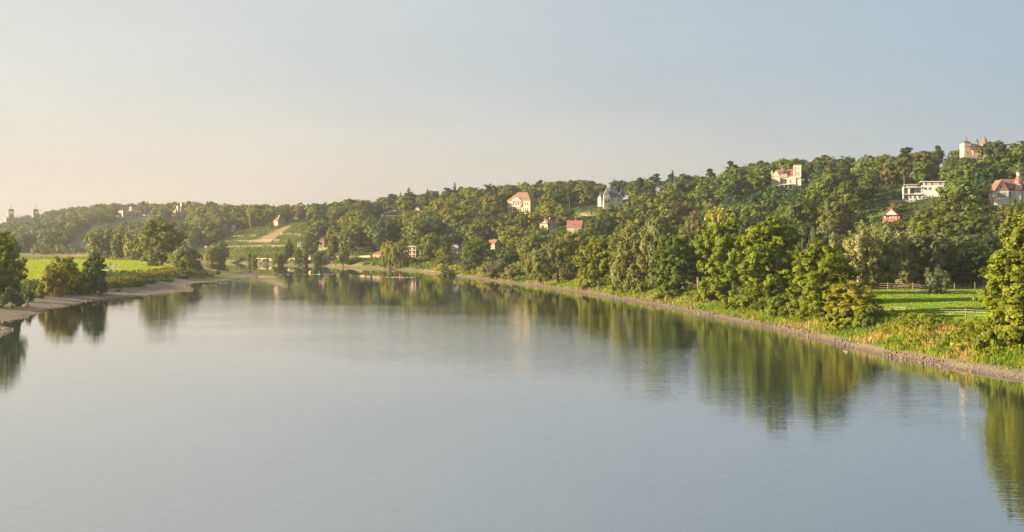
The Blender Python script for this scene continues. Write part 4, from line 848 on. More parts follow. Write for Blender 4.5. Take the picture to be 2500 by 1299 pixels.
terr = [([(518,582),(560,580),(600,580),(628,578),(650,573)], 'topmost long terrace wall crossing the vineyard below the gazebo'), ([(505,594),(560,593),(600,592),(640,590),(684,590)], 'second terrace wall from the top, under the bare vineyard strip'),
        ([(540,607),(580,606),(620,604),(650,603),(700,606)], 'third and widest terrace wall down the vineyard'), ([(684,575),(705,574),(735,576)], 'short terrace wall right of the bare vineyard strip'), ([(500,606),(516,606.5),(530,607)], 'short terrace wall at the far edge of the vineyard'), ([(598,576),(622,569),(642,562),(665,556)], 'slanting stone stair wall along the bare vineyard strip')]
for k, (pts, lb) in enumerate(terr): wallrun('terrace_wall', lb, pts, 1.3 if k < 5 else .7, WALLST)
# ------------------------------------------------------------------ trees and shrubs one by one: (kind, name, px, distance, top row, width px, colour, label)
R_ = 'trees and shrubs along the right bank'; L_ = 'trees and shrubs on the left bank'; M_ = 'trees on the far promenade'
ONE = [
 # right bank, from near to far
 ('river_broad_0','broadleaf_tree',2508,-846,592,246,(0.18,0.205,0.016),'yellow-green tree at the right edge in front of the pasture',R_),
 ('river_poplar_0','poplar',2522,-828,500,190,(0.19,0.21,0.03),'tall light green poplar behind the tree at the right edge',R_),
 ('river_shrub_0','bush',2440,-858,752,95,(0.17,0.20,0.02),'low leafy bush at the foot of the tree at the right edge',R_),
 ('river_broad_1','small_tree',2077,-800,688,138,(0.28,0.26,0.022),'small tree turning orange and yellow beside the pasture',R_),
 ('river_shrub_1','bush',2055,-806,752,84,(0.20,0.22,0.02),'yellow-green bush at the foot of the orange-tinted small tree',R_),
 ('river_shrub_2','bush',2112,-801,745,62,(0.14,0.17,0.02),'green bush between the orange-tinted tree and the pasture',R_),
 ('river_broad_2','broadleaf_tree',2010,-786,588,172,(0.165,0.20,0.013),'bushy green tree next to the orange-tinted small tree',R_),
 ('river_shrub_3','bush',1960,-776,716,86,(0.17,0.20,0.02),'bush under the bushy green tree next to the orange one',R_),
 ('river_tall_0','broadleaf_tree',1882,-754,526,168,(0.17,0.21,0.013),'tallest bright green riverside tree, broad from top to foot',R_),
 ('river_shrub_0','bush',1845,-757,690,90,(0.15,0.18,0.02),'dense bush at the foot of the tallest riverside tree',R_),
 ('river_shrub_2','bush',1905,-771,712,80,(0.13,0.16,0.02),'dark bush right below the tallest riverside tree',R_),
 ('river_tall_1','broadleaf_tree',1772,-736,540,128,(0.16,0.205,0.013),'bright green tree left of the tallest riverside tree',R_),
 ('river_shrub_1','bush',1755,-737,676,96,(0.18,0.21,0.02),'light bush right of the river sign',R_),
 ('river_shrub_2','bush',1708,-733,699,60,(0.18,0.21,0.02),'leafy bush hiding the foot of the river sign',R_),
 ('river_shrub_3','bush',1810,-751,700,84,(0.16,0.19,0.02),'bush between the two tallest riverside trees',R_),
 ('river_broad_3','broadleaf_tree',1652,-722,578,112,(0.095,0.14,0.022),'dark green dense tree left of the river sign',R_),
 ('river_shrub_0','bush',1640,-729,690,70,(0.12,0.16,0.02),'bush at the foot of the dark tree by the sign',R_),
 ('river_willow_0','willow',1566,-715,560,135,(0.185,0.195,0.06),'big olive willow left of the dark riverside tree',R_),
 ('river_willow_1','willow',1608,-705,540,90,(0.19,0.20,0.07),'greyish willow rising behind the big olive willow',R_),
 ('river_shrub_2','bush',1519,-714,648,52,(0.23,0.25,0.02),'bright yellow-green bush between willow and yellow-green tree',R_),
 ('river_broad_4','broadleaf_tree',1463,-705,578,110,(0.20,0.22,0.018),'yellow-green tree standing left of the big olive willow',R_),
 ('river_shrub_1','bush',1432,-707,655,46,(0.20,0.20,0.03),'bush left under the yellow-green tree',R_),
 ('river_willow_2','willow',1362,-694,590,104,(0.18,0.19,0.06),'olive willow at the stony spur of the right bank',R_),
 ('river_willow_0','willow',1318,-692,606,66,(0.19,0.195,0.07),'smaller olive willow touching the willow at the stony spur',R_),
 ('river_shrub_3','willow_bush',1252,-686,652,56,(0.20,0.18,0.07),'pale willow bush nearest the stony spur',R_),
 ('river_willow_1','willow_bush',1208,-680,640,72,(0.22,0.205,0.09),'greyish willow bush with bare twigs by the water',R_),
 ('river_willow_2','willow_bush',1150,-667,630,54,(0.15,0.155,0.045),'round olive bush in front of the dry grassy mound',R_),
 ('wood_shrub_0','bush',1092,470,646,40,(0.13,0.14,0.03),'low dark bush on the dry grassy mound',R_),
 ('river_broad_0','broadleaf_tree',1158,505,588,60,(0.13,0.175,0.022),'green tree between the white villa and the red-roofed gable house',R_),
 ('river_broad_1','broadleaf_tree',1172,520,578,56,(0.20,0.19,0.02),'yellowing tree just left of the red-roofed gable house',R_),
 ('river_willow_0','willow_bush',1088,520,624,46,(0.20,0.18,0.07),'pale grey-green bush below the tall white villa',R_),
 ('wood_round_0','small_tree',1080,540,602,36,(0.20,0.21,0.02),'small yellow-green tree left of the tall white villa',R_),
 ('wood_round_1','small_tree',1246,470,608,44,(0.05,0.085,0.022),'dark round tree behind the pale willow bushes',R_),
 ('river_shrub_1','bush',1290,430,616,54,(0.18,0.18,0.03),'light bush behind the smaller olive willow',R_),
 ('river_broad_2','broadleaf_tree',1052,580,568,64,(0.18,0.21,0.02),'big sunlit round tree right of the terraced concrete house',M_),
 ('river_willow_1','willow',953,560,592,50,(0.24,0.24,0.035),'pale yellow willow in front of the yellow bank house',M_),
 ('river_willow_2','willow',977,555,591,36,(0.23,0.23,0.035),'pale willow in front of the terraced concrete house',M_),
 ('wood_round_2','small_tree',838,610,602,30,(0.15,0.18,0.025),'round green tree right of the small bank pavilion',M_),
 ('wood_tall_0','small_tree',806,655,594,22,(0.20,0.22,0.02),'slim yellow-green tree above the small bank pavilion',M_),
 ('wood_round_0','small_tree',774,632,612,34,(0.12,0.16,0.025),'round bank tree left of the small bank pavilion',M_),
 ('wood_round_1','small_tree',747,635,613,22,(0.13,0.16,0.025),'narrow bank tree beside the red promenade wall',M_),
 ('wood_broad_0','small_tree',728,636,607,28,(0.13,0.17,0.025),'bank tree left of the red promenade wall',M_),
 ('wood_broad_1','small_tree',685,650,617,40,(0.15,0.18,0.025),'spreading bank tree at the foot of the vineyard',M_),
 ('wood_tall_1','small_tree',609,690,613,14,(0.16,0.18,0.03),'thin young tree at the foot of the vineyard',M_),
 ('wood_shrub_1','bush',621,685,624,16,(0.14,0.17,0.025),'round bush beside the thin young vineyard tree',M_),
 ('wood_conifer_0','conifer_tree',706,690,580,38,(0.05,0.075,0.022),'dark spreading conifer beside the pale gabled house',M_),
 ('river_broad_3','broadleaf_tree',757,680,569,46,(0.13,0.155,0.03),'round tree right behind the pale gabled house',M_),
 ('river_broad_4','broadleaf_tree',541,715,588,36,(0.13,0.155,0.03),'tall tree at the river bend with a yellow willow',M_),
 ('river_willow_0','willow',518,712,604,30,(0.24,0.22,0.05),'yellow willow at the river bend',M_),
 # right-hand meadow wood; poplar leaf colours carry sunlight at left, shade at right
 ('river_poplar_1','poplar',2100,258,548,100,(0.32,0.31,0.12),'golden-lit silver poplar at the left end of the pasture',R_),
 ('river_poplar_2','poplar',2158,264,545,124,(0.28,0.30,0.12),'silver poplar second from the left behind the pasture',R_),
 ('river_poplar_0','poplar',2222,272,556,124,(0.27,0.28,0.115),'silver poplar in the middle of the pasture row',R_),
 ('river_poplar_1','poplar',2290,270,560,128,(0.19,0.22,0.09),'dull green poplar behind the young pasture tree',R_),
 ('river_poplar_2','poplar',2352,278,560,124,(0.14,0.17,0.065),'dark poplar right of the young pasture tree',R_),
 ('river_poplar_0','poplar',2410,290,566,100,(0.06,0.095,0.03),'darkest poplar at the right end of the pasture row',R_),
 ('river_tall_0','broadleaf_tree',2376,262,600,84,(0.045,0.075,0.022),'dark tree with low branches at the right end of the pasture',R_),
 ('river_poplar_1','small_tree',2288,240,650,68,(0.18,0.21,0.10),'young silvery tree in the fenced corner of the pasture',R_),
 ('river_willow_1','broadleaf_tree',1968,262,556,78,(0.11,0.14,0.05),'greyish tree behind the tallest riverside tree',R_),
 ('river_poplar_2','poplar',2022,282,540,86,(0.24,0.25,0.10),'silver poplar top rising left of the pasture row',R_),
 ('river_broad_2','broadleaf_tree',1715,290,585,70,(0.09,0.12,0.035),'blue-green tree in the gap behind the river sign',R_),
 # left bank
 ('river_broad_0','broadleaf_tree',-4,-748,566,118,(0.20,0.23,0.025),'leafy tree cut by the left edge above the gravel beach',L_),
 ('river_shrub_0','bush',8,-753,668,84,(0.11,0.16,0.035),'dark bush under the tree at the left edge',L_),
 ('river_broad_3','small_tree',158,-719,626,88,(0.27,0.28,0.03),'yellowing bushy tree on the left bank',L_),
 ('river_shrub_1','bush',132,-723,650,66,(0.25,0.21,0.025),'yellow bush at the left foot of the yellowing tree',L_),
 ('river_shrub_2','bush',190,-718,664,52,(0.15,0.17,0.025),'green bush between the yellowing tree and the dark tree',L_),
 ('river_tall_1','small_tree',230,-716,620,64,(0.11,0.155,0.035),'dark green upright tree beside the yellowing one',L_),
 ('river_shrub_3','bush',232,-719,672,58,(0.06,0.10,0.028),'dark bush around the foot of the upright left-bank tree',L_),
 ('river_broad_4','broadleaf_tree',394,486,534,110,(0.19,0.205,0.035),'great spreading tree standing alone on the meadow',L_),
 ('river_broad_1','broadleaf_tree',366,500,556,66,(0.20,0.205,0.035),'lower tree joined to the left side of the great meadow tree',L_),
 ('wood_shrub_0','bush',375,478,634,32,(0.10,0.13,0.03),'round bush on the meadow in front of the great tree',L_),
 ('river_willow_2','willow_bush',452,-664,607,70,(0.25,0.26,0.095),'round grey-green willow by the gravel spit',L_),
 ('wood_shrub_1','bush',478,-663,632,34,(0.10,0.14,0.03),'small bush touching the round willow by the spit',L_),
 ('wood_shrub_0','bush',446,-680,660,34,(0.15,0.17,0.04),'leafy bush below the round willow',L_),
 ('wood_shrub_1','bush',503,-674,664,15,(0.09,0.12,0.03),'small dark tuft bush on the gravel spit',L_),
 ('wood_shrub_0','bush',516,-675,664,18,(0.14,0.19,0.025),'light green tuft bush in the middle of the gravel spit',L_),
 ('wood_shrub_1','bush',531,-672,658,15,(0.12,0.14,0.03),'rounded bush farthest out on the gravel spit',L_),
 ('wood_shrub_0','bush',287,-703,684,34,(0.17,0.19,0.045),'grey-green bush right of the dark upright tree',L_),
 ('wood_shrub_1','bush',289,-712,705,14,(0.16,0.17,0.03),'tiny bush on the gravel beside the seated sunbather',L_),
 ('wood_shrub_0','bush',330,-698,686,44,(0.09,0.13,0.03),'dark bush along the beach bank under the reddish grass',L_),
 ('wood_shrub_1','bush',368,-693,680,40,(0.10,0.14,0.03),'second bush along the beach bank under the reddish grass',L_),
 ('wood_shrub_0','bush',404,-687,674,40,(0.12,0.16,0.03),'third bush along the beach bank toward the round willow',L_),
 ('wood_shrub_1','bush',68,-737,700,40,(0.09,0.125,0.03),'dark bush left of the yellowing tree above the beach',L_),
 ('wood_shrub_0','bush',95,-729,688,30,(0.22,0.22,0.03),'light yellow-green bush left of the yellowing tree',L_),
 ('wood_poplar_0','poplar',234,640,556,56,(0.22,0.235,0.05),'first poplar from the left beyond the meadow',L_),
 ('wood_poplar_0','poplar',262,650,548,58,(0.21,0.225,0.05),'second poplar from the left beyond the meadow',L_),
 ('wood_poplar_0','poplar',292,640,556,56,(0.23,0.24,0.055),'third poplar from the left beyond the meadow',L_),
 ('wood_poplar_0','poplar',320,625,560,56,(0.27,0.27,0.07),'pale poplar fourth from the left beyond the meadow',L_),
 ('wood_poplar_0','poplar',344,630,572,46,(0.28,0.28,0.07),'pale poplar nearest the great meadow tree',L_),
 # hillside trees with a look of their own
 ('wood_conifer_0','conifer_tree',998,880,456,38,(0.035,0.055,0.022),'dark conifer spire on the skyline above the little sunlit gable','skyline conifers'),
 ('wood_conifer_1','conifer_tree',1044,868,462,36,(0.04,0.06,0.022),'second dark conifer on the skyline, right of the taller spire','skyline conifers'),
 ('wood_conifer_1','conifer_tree',1110,855,446,32,(0.035,0.055,0.022),'pointed spruce alone on the skyline left of the classical villa','skyline conifers'),
 ('wood_pine_0','pine_tree',1092,856,458,38,(0.04,0.06,0.022),'flat-topped pine beside the pointed skyline spruce','skyline conifers'),
 ('wood_conifer_0','conifer_tree',1500,775,436,36,(0.04,0.06,0.022),'dark conifer on the skyline behind the slate-roofed chateau','skyline conifers'),
 ('wood_pine_0','pine_tree',1600,740,424,44,(0.05,0.07,0.025),'pine on the skyline right of the chateau','skyline conifers'),
 ('wood_conifer_1','conifer_tree',1642,720,416,38,(0.04,0.06,0.022),'open-branched conifer standing clear on the skyline','skyline conifers'),
 ('wood_pine_1','pine_tree',1735,700,412,38,(0.045,0.065,0.022),'pine on the skyline left of the flat cedar','skyline conifers'),
 ('wood_pine_0','pine_tree',1786,690,393,44,(0.035,0.05,0.022),'dark flat-layered cedar clear of the skyline left of the towered villa','skyline conifers'),
 ('wood_pine_1','pine_tree',2208,530,360,62,(0.075,0.10,0.03),'tall pine with bare pinkish trunk beside the white modern house','hillside pines'),
 ('wood_bare_0','pine_tree',2178,540,430,20,(0.06,0.09,0.03),'thin bare pole of a pine left of the modern house','hillside pines'),
 ('wood_broad_4','broadleaf_tree',2432,552,341,84,(0.075,0.105,0.03),'broad dark tree covering the foot of the cone-roofed tower','hillside conifers'),
 ('wood_pine_0','pine_tree',2440,330,520,62,(0.085,0.105,0.04),'flat-layered pine right under the half-timbered villa','hillside pines'),
 ('wood_tall_2','broadleaf_tree',1554,735,440,30,(0.20,0.13,0.045),'golden-brown conical tree right of the chateau','hillside colour trees'),
 ('wood_broad_2','broadleaf_tree',1395,775,439,52,(0.10,0.06,0.04),'reddish-brown beech crown on the skyline left of the chateau','hillside colour trees'),
 ('wood_broad_3','broadleaf_tree',1756,440,498,98,(0.27,0.26,0.03),'bright yellow-green crown glowing above the dark riverside tree','hillside colour trees'),
 ('wood_round_1','broadleaf_tree',1700,455,516,50,(0.18,0.16,0.04),'olive tree left of the bright yellow-green crown','hillside colour trees'),
 ('river_broad_0','broadleaf_tree',2040,440,484,90,(0.16,0.175,0.035),'pale rounded crown on the slope left of the grassy clearing','hillside colour trees'),
 ('wood_broad_0','broadleaf_tree',2110,560,408,66,(0.13,0.17,0.035),'pale green crown below the ridge left of the tall pine','hillside colour trees'),
 ('wood_bare_0','bare_tree',1756,640,436,38,(0.14,0.11,0.07),'grey dead tree with bare branches on the upper slope','hillside colour trees'),
 ('river_broad_4','broadleaf_tree',1294,770,462,74,(0.075,0.115,0.022),'big dark tree covering the right half of the classical villa','hillside colour trees'),
 ('river_broad_1','broadleaf_tree',2290,372,505,150,(0.14,0.165,0.022),'large yellow-green tree between the red chalet and the half-timbered villa','hillside colour trees'),
 ('river_broad_2','broadleaf_tree',2360,366,520,120,(0.115,0.145,0.022),'green tree below the half-timbered villa','hillside colour trees'),
 ('river_broad_3','broadleaf_tree',2264,385,545,80,(0.14,0.16,0.025),'sunlit tree covering the right side of the red chalet','hillside colour trees'),
 ('wood_round_2','broadleaf_tree',2192,494,494,50,(0.17,0.175,0.03),'yellowish tree under the retaining wall of the modern house','hillside colour trees'),
 ('wood_broad_4','broadleaf_tree',2318,440,466,80,(0.13,0.15,0.025),'tree hiding the right end of the modern house','hillside colour trees'),
 ('wood_round_0','broadleaf_tree',2478,338,480,64,(0.12,0.15,0.022),'rounded tree in front of the half-timbered villa wall','hillside colour trees'),
 ('wood_round_1','bush',1905,585,452,40,(0.055,0.095,0.025),'clipped dark green hedge bush left of the glazed veranda','hillside colour trees'),
 ('wood_broad_1','broadleaf_tree',1370,575,556,40,(0.08,0.115,0.022),'dark tree between the hip-roofed and the bright red-roofed house','hillside colour trees'),
 ('river_broad_2','broadleaf_tree',1450,545,528,50,(0.12,0.14,0.022),'tree at the right gable of the bright red-roofed house','hillside colour trees'),
 ('wood_broad_2','broadleaf_tree',1590,430,520,110,(0.055,0.085,0.02),'wide dark oak crown behind the greyish willow','hillside colour trees'),
 ('wood_tall_0','broadleaf_tree',663,955,540,14,(0.15,0.16,0.03),'small round tree left of the vineyard house','hillside colour trees'),
]
NEAR = []
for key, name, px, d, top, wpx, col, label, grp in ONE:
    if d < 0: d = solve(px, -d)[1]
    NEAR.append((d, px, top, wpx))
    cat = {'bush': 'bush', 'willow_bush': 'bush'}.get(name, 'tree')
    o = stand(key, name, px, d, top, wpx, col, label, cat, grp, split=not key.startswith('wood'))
# clipped lime row on the far bank
o = empty('clipped_hedge', ground(134, 872)); tag(o, 'long clipped row of limes on the far bank beyond the meadow', 'hedge')
cen = np.array([(-14.5 + i * 2.6, 0, 3.4 + 0.25 * math.sin(i * 2.1)) for i in range(12)]); V, T = leaves_on_blobs(np.random.default_rng(3), cen, np.array([(2.6, 2.6, 3.6)] * 12), 9000, 0.32)
c = link('foliage', mesh_np('hedge_foliage', V, np.arange(len(V)).reshape(-1, 4), [LEAF], tint=T), o); c.color = rgba((0.21, 0.23, 0.07))
m = MB()
for i in range(12): m.tube((-14.5 + i * 2.6, 0, -.5), (-14.5 + i * 2.6, 0, 2.5), .16, .12)
m.build('trunks', BARK, o)

# ------------------------------------------------------------------ the wood on the slopes
rng = np.random.default_rng(42)
cand = []
for d in np.arange(300, 1290, 13.5):
    step = 11.0 / d * F
    for px in np.arange(470 - step, 2580 + step, step):
        q = px + rng.uniform(-.42, .42) * step; dd = d + rng.uniform(-5, 5); cand.append((q, dd))
cand = np.array(cand); CXY = np.stack([(cand[:, 0] - CX) / F * cand[:, 1], cand[:, 1]], 1)
z, sd, inR, inL, px_, t, gw = terrain(CXY[:, 0], CXY[:, 1], True)
gpy = SY(CXY[:, 1], z)
ok = inR & (sd > 26) & (t < 1.10) & (z > 1.5)
ok &= ~in_px_poly(cand[:, 0], gpy, VINE) & ~in_px_poly(cand[:, 0], gpy, PASTURE)
ok &= ~in_px_poly(cand[:, 0], gpy, [(2050,572),(2110,520),(2180,505),(2188,560),(2120,590)]) & ~in_px_poly(cand[:, 0], gpy, [(1300,534),(1330,519),(1462,515),(1462,533)])
ok &= ~((CXY[:, 0] > 34) & (CXY[:, 0] < 76) & (CXY[:, 1] < 290))
ok &= ~((cand[:, 0] > 2080) & (cand[:, 1] < 262)) & ~((cand[:, 0] < 745) & (t < 0.06) & (sd < 60))
idx = np.nonzero(ok)[0]; rng.shuffle(idx)
TR = [(x, y, r) for x, y, r in TREES]
forest = []
for i in idx:
    x, y = CXY[i]; px, d = cand[i]
    tt = t[i]
    kind = rng.choice(['broad', 'round', 'tall', 'conifer', 'pine', 'poplar'], p=[.5, .24, .16, .05, .03, .02])
    n = {'broad': 5, 'round': 3, 'tall': 3, 'conifer': 2, 'pine': 2, 'poplar': 1}[kind]
    key = f'wood_{kind}_{rng.integers(n)}'
    h = rng.choice([rng.uniform(8.5, 11), rng.uniform(11, 14.5), rng.uniform(13, 17)], p=[.2, .5, .3]) * 1.12 * (1.0 if tt > 0.03 else 0.78); w = h * {'broad': 1.0, 'round': 1.06, 'tall': .7, 'conifer': .42, 'pine': .5, 'poplar': .42}[kind] * rng.uniform(.9, 1.15)
    if tt > 0.8: h = min(h, 13.0)
    if kind in ('conifer', 'pine'): h *= 1.08
    if any((x - a) ** 2 + (y - b) ** 2 < (0.44 * w + 0.6 * r) ** 2 + (7.0 ** 2 if r == 0 else 0) for a, b, r in TR): continue
    p0, p1 = px - w / 2 / d * F, px + w / 2 / d * F; top, bot = SY(d, z[i] + h), gpy[i]
    bad = False
    for (a0, a1, b0, b1, bd) in BBOX:
        if d < bd + 4 and p1 - 4 > a0 and p0 + 4 < a1 and top < b1 - 1.5 and bot > b0: 
            # a lower crown may still fit under the facade
            hh = CAMH - (b1 - 1.5 - HY) / F * d - z[i]
            if hh > 4.5 and hh < h: h2 = hh; w *= max(.7, hh / h); h = h2; top = SY(d, z[i] + h); key = f'wood_round_{rng.integers(3)}'; kind = 'round'
            else: bad = True; break
        if abs(d - bd) < 9 and p1 - 3 > a0 and p0 + 3 < a1 and top < b1 and bot > b0 + 5: bad = True; break
    if bad or (px < 760 and px > 500 and in_px_poly(np.array([px]), np.array([top + 3]), VINE)[0]): continue
    if d < 420 and px > 1280:       # the low ground behind the riverside row stays below the slope
        lim = np.interp(px, [1280, 1500, 1700, 1900, 2060, 2100, 2500], [600, 560, 565, 560, 565, 590, 590]); hmax = CAMH - (lim - HY) / F * d - z[i]
        if hmax < 5: continue
        h = min(h, hmax * rng.uniform(.85, 1))
    TR.append((x, y, w / 2 * .8)); forest.append((key, kind, x, y, z[i], h, w, px, d, tt))
# colours: random greens, olives and browns, shaded bluish on the right-hand slope
def wood_colour(kind, px, tt, r):
    lo, mid, dk = np.array((0.20, 0.205, 0.026)), np.array((0.14, 0.16, 0.024)), np.array((0.07, 0.105, 0.026))
    k = r.random(); c = mid if k < .5 else (lo if k < .70 else dk)
    if k > .94: c = np.array((0.19, 0.15, 0.035))
    if .62 < k < .68 and tt < .5: c = np.array((0.20, 0.21, 0.028))
    if px > 1700 and tt > .1: c = c * np.array((0.80, 0.93, 1.12))  # hillside shade painted in as a darker, bluer leaf colour
    if kind in ('conifer', 'pine'): c = np.array((0.045, 0.068, 0.024))
    return tuple(c * r.uniform(.85, 1.15))
# which of them show: paint discs far to near on a coarse picture
Wd, Hd = 625, 325; ID = np.full((Hd, Wd), -1, int); yy, xx = np.mgrid[0:Hd, 0:Wd] * 4 + 2
occ = [(-2, x, y, zat(x, y), 0, r * 2) for x, y, r in []]
items = [(f[8], k) for k, f in enumerate(forest)] + [(b_[4], -2 - j) for j, b_ in enumerate(BBOX)]
near = NEAR
items += [(n[0], -1000 - j) for j, n in enumerate(near)]
for d, k in sorted(items, reverse=True):
    if k >= 0:
        key, kind, x, y, zz, h, w, px, dd, tt = forest[k]; cy = SY(dd, zz + h * .55); ry, rx = h * .45 / dd * F, w * .46 / dd * F; cxp = px
    elif k <= -1000: _, cxp, top, wpx = near[-1000 - k]; xg, yg, zg = ground(cxp, d); bp = SY(yg, zg); cy, ry, rx = (top + bp) / 2, (bp - top) / 2, wpx * .46
    else: a0, a1, b0, b1, _ = BBOX[-2 - k]; cxp, cy, rx, ry = (a0 + a1) / 2, (b0 + b1) / 2, (a1 - a0) / 2, (b1 - b0) / 2
    x0, x1, y0, y1 = int(max(0, (cxp - rx) / 4 - 1)), int(min(Wd, (cxp + rx) / 4 + 2)), int(max(0, (cy - ry) / 4 - 1)), int(min(Hd, (cy + ry) / 4 + 2))
    if x1 <= x0 or y1 <= y0: continue
    mk = ((xx[y0:y1, x0:x1] - cxp) / rx) ** 2 + ((yy[y0:y1, x0:x1] - cy) / ry) ** 2 < 1
    ID[y0:y1, x0:x1][mk] = k
cnt = np.bincount(ID[ID >= 0], minlength=len(forest))
order = np.argsort(-cnt); N_IND = 270
chosen = set(int(i) for i in order[:N_IND] if cnt[i] > 0)
# labels: the nearest landmark, the side of it, the rank there
ORD = ['nearest', 'second nearest', 'third nearest', 'fourth nearest', 'fifth nearest', 'sixth nearest', 'seventh nearest', 'eighth nearest', 'ninth nearest', 'tenth nearest', 'eleventh nearest', 'twelfth nearest'] + [f'{a} nearest' for a in 'thirteenth fourteenth fifteenth sixteenth seventeenth eighteenth nineteenth twentieth'.split()]
sect = {}
info = {}
for i in chosen:
    key, kind, x, y, zz, h, w, px, d, tt = forest[i]
    ys, xs = np.nonzero(ID == i); cx, cy = xs.mean() * 4 + 2, ys.mean() * 4 + 2
    L = min(LANDM, key=lambda l: (l[0] - cx) ** 2 + 2.0 * (l[1] - cy) ** 2)
    dx, dy = cx - L[0], cy - L[1]
    side = ('right of' if dx > 0 else 'left of') if abs(dx) > 1.1 * abs(dy) else ('below' if dy > 0 else 'above')
    sect.setdefault((L[2], side), []).append((dx * dx + dy * dy, i)); info[i] = (L[2], side)
rank = {}
for k, v in sect.items():
    for n, (_, i) in enumerate(sorted(v)): rank[i] = n
NAMES = {'broad': 'broadleaf_tree', 'round': 'broadleaf_tree', 'tall': 'broadleaf_tree', 'conifer': 'conifer_tree', 'pine': 'pine_tree', 'poplar': 'poplar'}
rest = []
for i, f in enumerate(forest):
    key, kind, x, y, zz, h, w, px, d, tt = f; col = wood_colour(kind, px, tt, rng); rz = rng.uniform(0, 6.28)
    if i in chosen:
        lm, side = info[i]; g = sum(col)
        cw = 'dark' if g < .21 else ('olive green' if col[0] > .14 else 'mid-green'); sh = {'broad': 'spreading tree', 'round': 'round-crowned tree', 'tall': 'upright tree', 'conifer': 'conifer', 'pine': 'pine', 'poplar': 'slim tree'}[kind]
        if tt > .88: sh += ' on the ridge'
        tree(key, NAMES[kind], x, y, zz, h, w, col, f'{cw} {sh} {side} the {lm}, {ORD[min(rank[i], len(ORD) - 1)]} there', 'tree', 'trees of the wooded right slope', rz=rz)
    else: rest.append((key, x, y, zz, h, w, col, rz))
# the castles' slopes far off, and the trees that hardly show: one mass
def low_lod(key, n):
    p = PROTO[key]; V = p['V'].reshape(-1, 4, 3); T = p['T'].reshape(-1, 4, 3); r = np.random.default_rng(len(key)); k = r.choice(len(V), n, replace=False)
    c = V[k].mean(1, keepdims=True); return c + (V[k] - c) * math.sqrt(len(V) / n) * 0.92, T[k]
LODS = {k: low_lod(k, 900) for k in PROTO if k.startswith('wood') and 'bare' not in k and 'shrub' not in k}
def mass(name, items, label):
    Vs, Ts = [], []
    for key, x, y, zz, h, w, col, rz in items:
        v, tt = LODS[key]; p = PROTO[key]; s = w / p['w']; c, sn = math.cos(rz), math.sin(rz)
        X = (v[..., 0] * c - v[..., 1] * sn) * s + x; Y = (v[..., 0] * sn + v[..., 1] * c) * s + y; Z = v[..., 2] * h / p['h'] + zz
        Vs.append(np.stack([X, Y, Z], -1).reshape(-1, 3)); Ts.append((tt * np.array(col)).reshape(-1, 3))
    V = np.concatenate(Vs); o = link(name, mesh_np(name, V, np.arange(len(V)).reshape(-1, 4), [LEAF], tint=np.concatenate(Ts))); o.color = (1, 1, 1, 1)
    tag(o, label, 'woodland', kind='stuff')
if rest: mass('hillside_woodland', rest, 'trees hardly seen between the others on the wooded right slope')
far = []; CLEAR = [(125,603),(190,578),(235,557),(335,550),(300,566),(228,605)]
for d in np.arange(905, 1640, 17):
    step = 11.5 / d * F
    for px in np.arange(-260, 520, step):
        q, dd = px + rng.uniform(-.4, .4) * step, d + rng.uniform(-7, 7); x = (q - CX) / F * dd; zz = zat(x, dd); foot, rid, _ = hill_par(q)
        if (dd - foot) / (rid - foot) > 1.06 or zz < 1.2: continue
        h = rng.uniform(11, 16.5); w = h * rng.uniform(.8, 1.05); top, bot = SY(dd, zz + h), SY(dd, zz)
        if in_px_poly(np.array([q]), np.array([bot]), CLEAR)[0]: continue
        if any(dd < bd + 10 and q + w/2/dd*F > a0 and q - w/2/dd*F < a1 and top < b1 - 1 and bot > b0 for a0, a1, b0, b1, bd in BBOX if a1 < 520): continue
        if dd < 925 and rng.random() < .5: continue
        c = np.array((0.15, 0.165, 0.04)) if rng.random() < .5 else np.array((0.105, 0.125, 0.035))
        far.append((f'wood_{rng.choice(["broad", "round", "tall"])}_{rng.integers(3)}', x, dd, zz, h, w, tuple(c * rng.uniform(.85, 1.2)), rng.uniform(0, 6.28)))
mass('castle_woodland', far, 'hazy wood on the far slope below the three castles')
print('FOREST', len(forest), 'individual', len(chosen), 'rest', len(rest), 'far', len(far), 'max rank', max(rank.values()))

# ------------------------------------------------------------------ undergrowth, grasses, vines
def clumps(name, label, cat, P, R, n, size, cols, seed, droop=0.0, **kw):
    r = np.random.default_rng(seed); P, R = np.array(P), np.array(R)
    V, T = leaves_on_blobs(r, P, R, n, size, droop=droop, sub=4, **kw)
    # colour of each leaf from its nearest clump: recompute the draw
    r2 = np.random.default_rng(seed); k = len(P); wgt = R.prod(1) ** (2 / 3); wgt /= wgt.sum()
    unit(r2.normal(size=(k, 4, 3))); r2.uniform(0.5, 0.95, (k, 4, 1)); bi = r2.choice(k, n, p=wgt)
    T = T * np.repeat(np.array(cols)[bi], 4, 0)
    o = link(name, mesh_np(name, V, np.arange(len(V)).reshape(-1, 4), [LEAF], tint=T)); o.color = (1, 1, 1, 1); tag(o, label, cat, kind='stuff'); return o
def scatter(n, px0, px1, d0, d1, seed, logd=True):
    r = np.random.default_rng(seed); px = r.uniform(px0, px1, n); d = np.exp(r.uniform(math.log(d0), math.log(d1), n)) if logd else r.uniform(d0, d1, n)
    X = (px - CX) / F * d; z, sd, iR, iL, _, t, gw = terrain(X, d, True); return px, d, X, z, sd, iR, iL, t, gw, SY(d, z), r
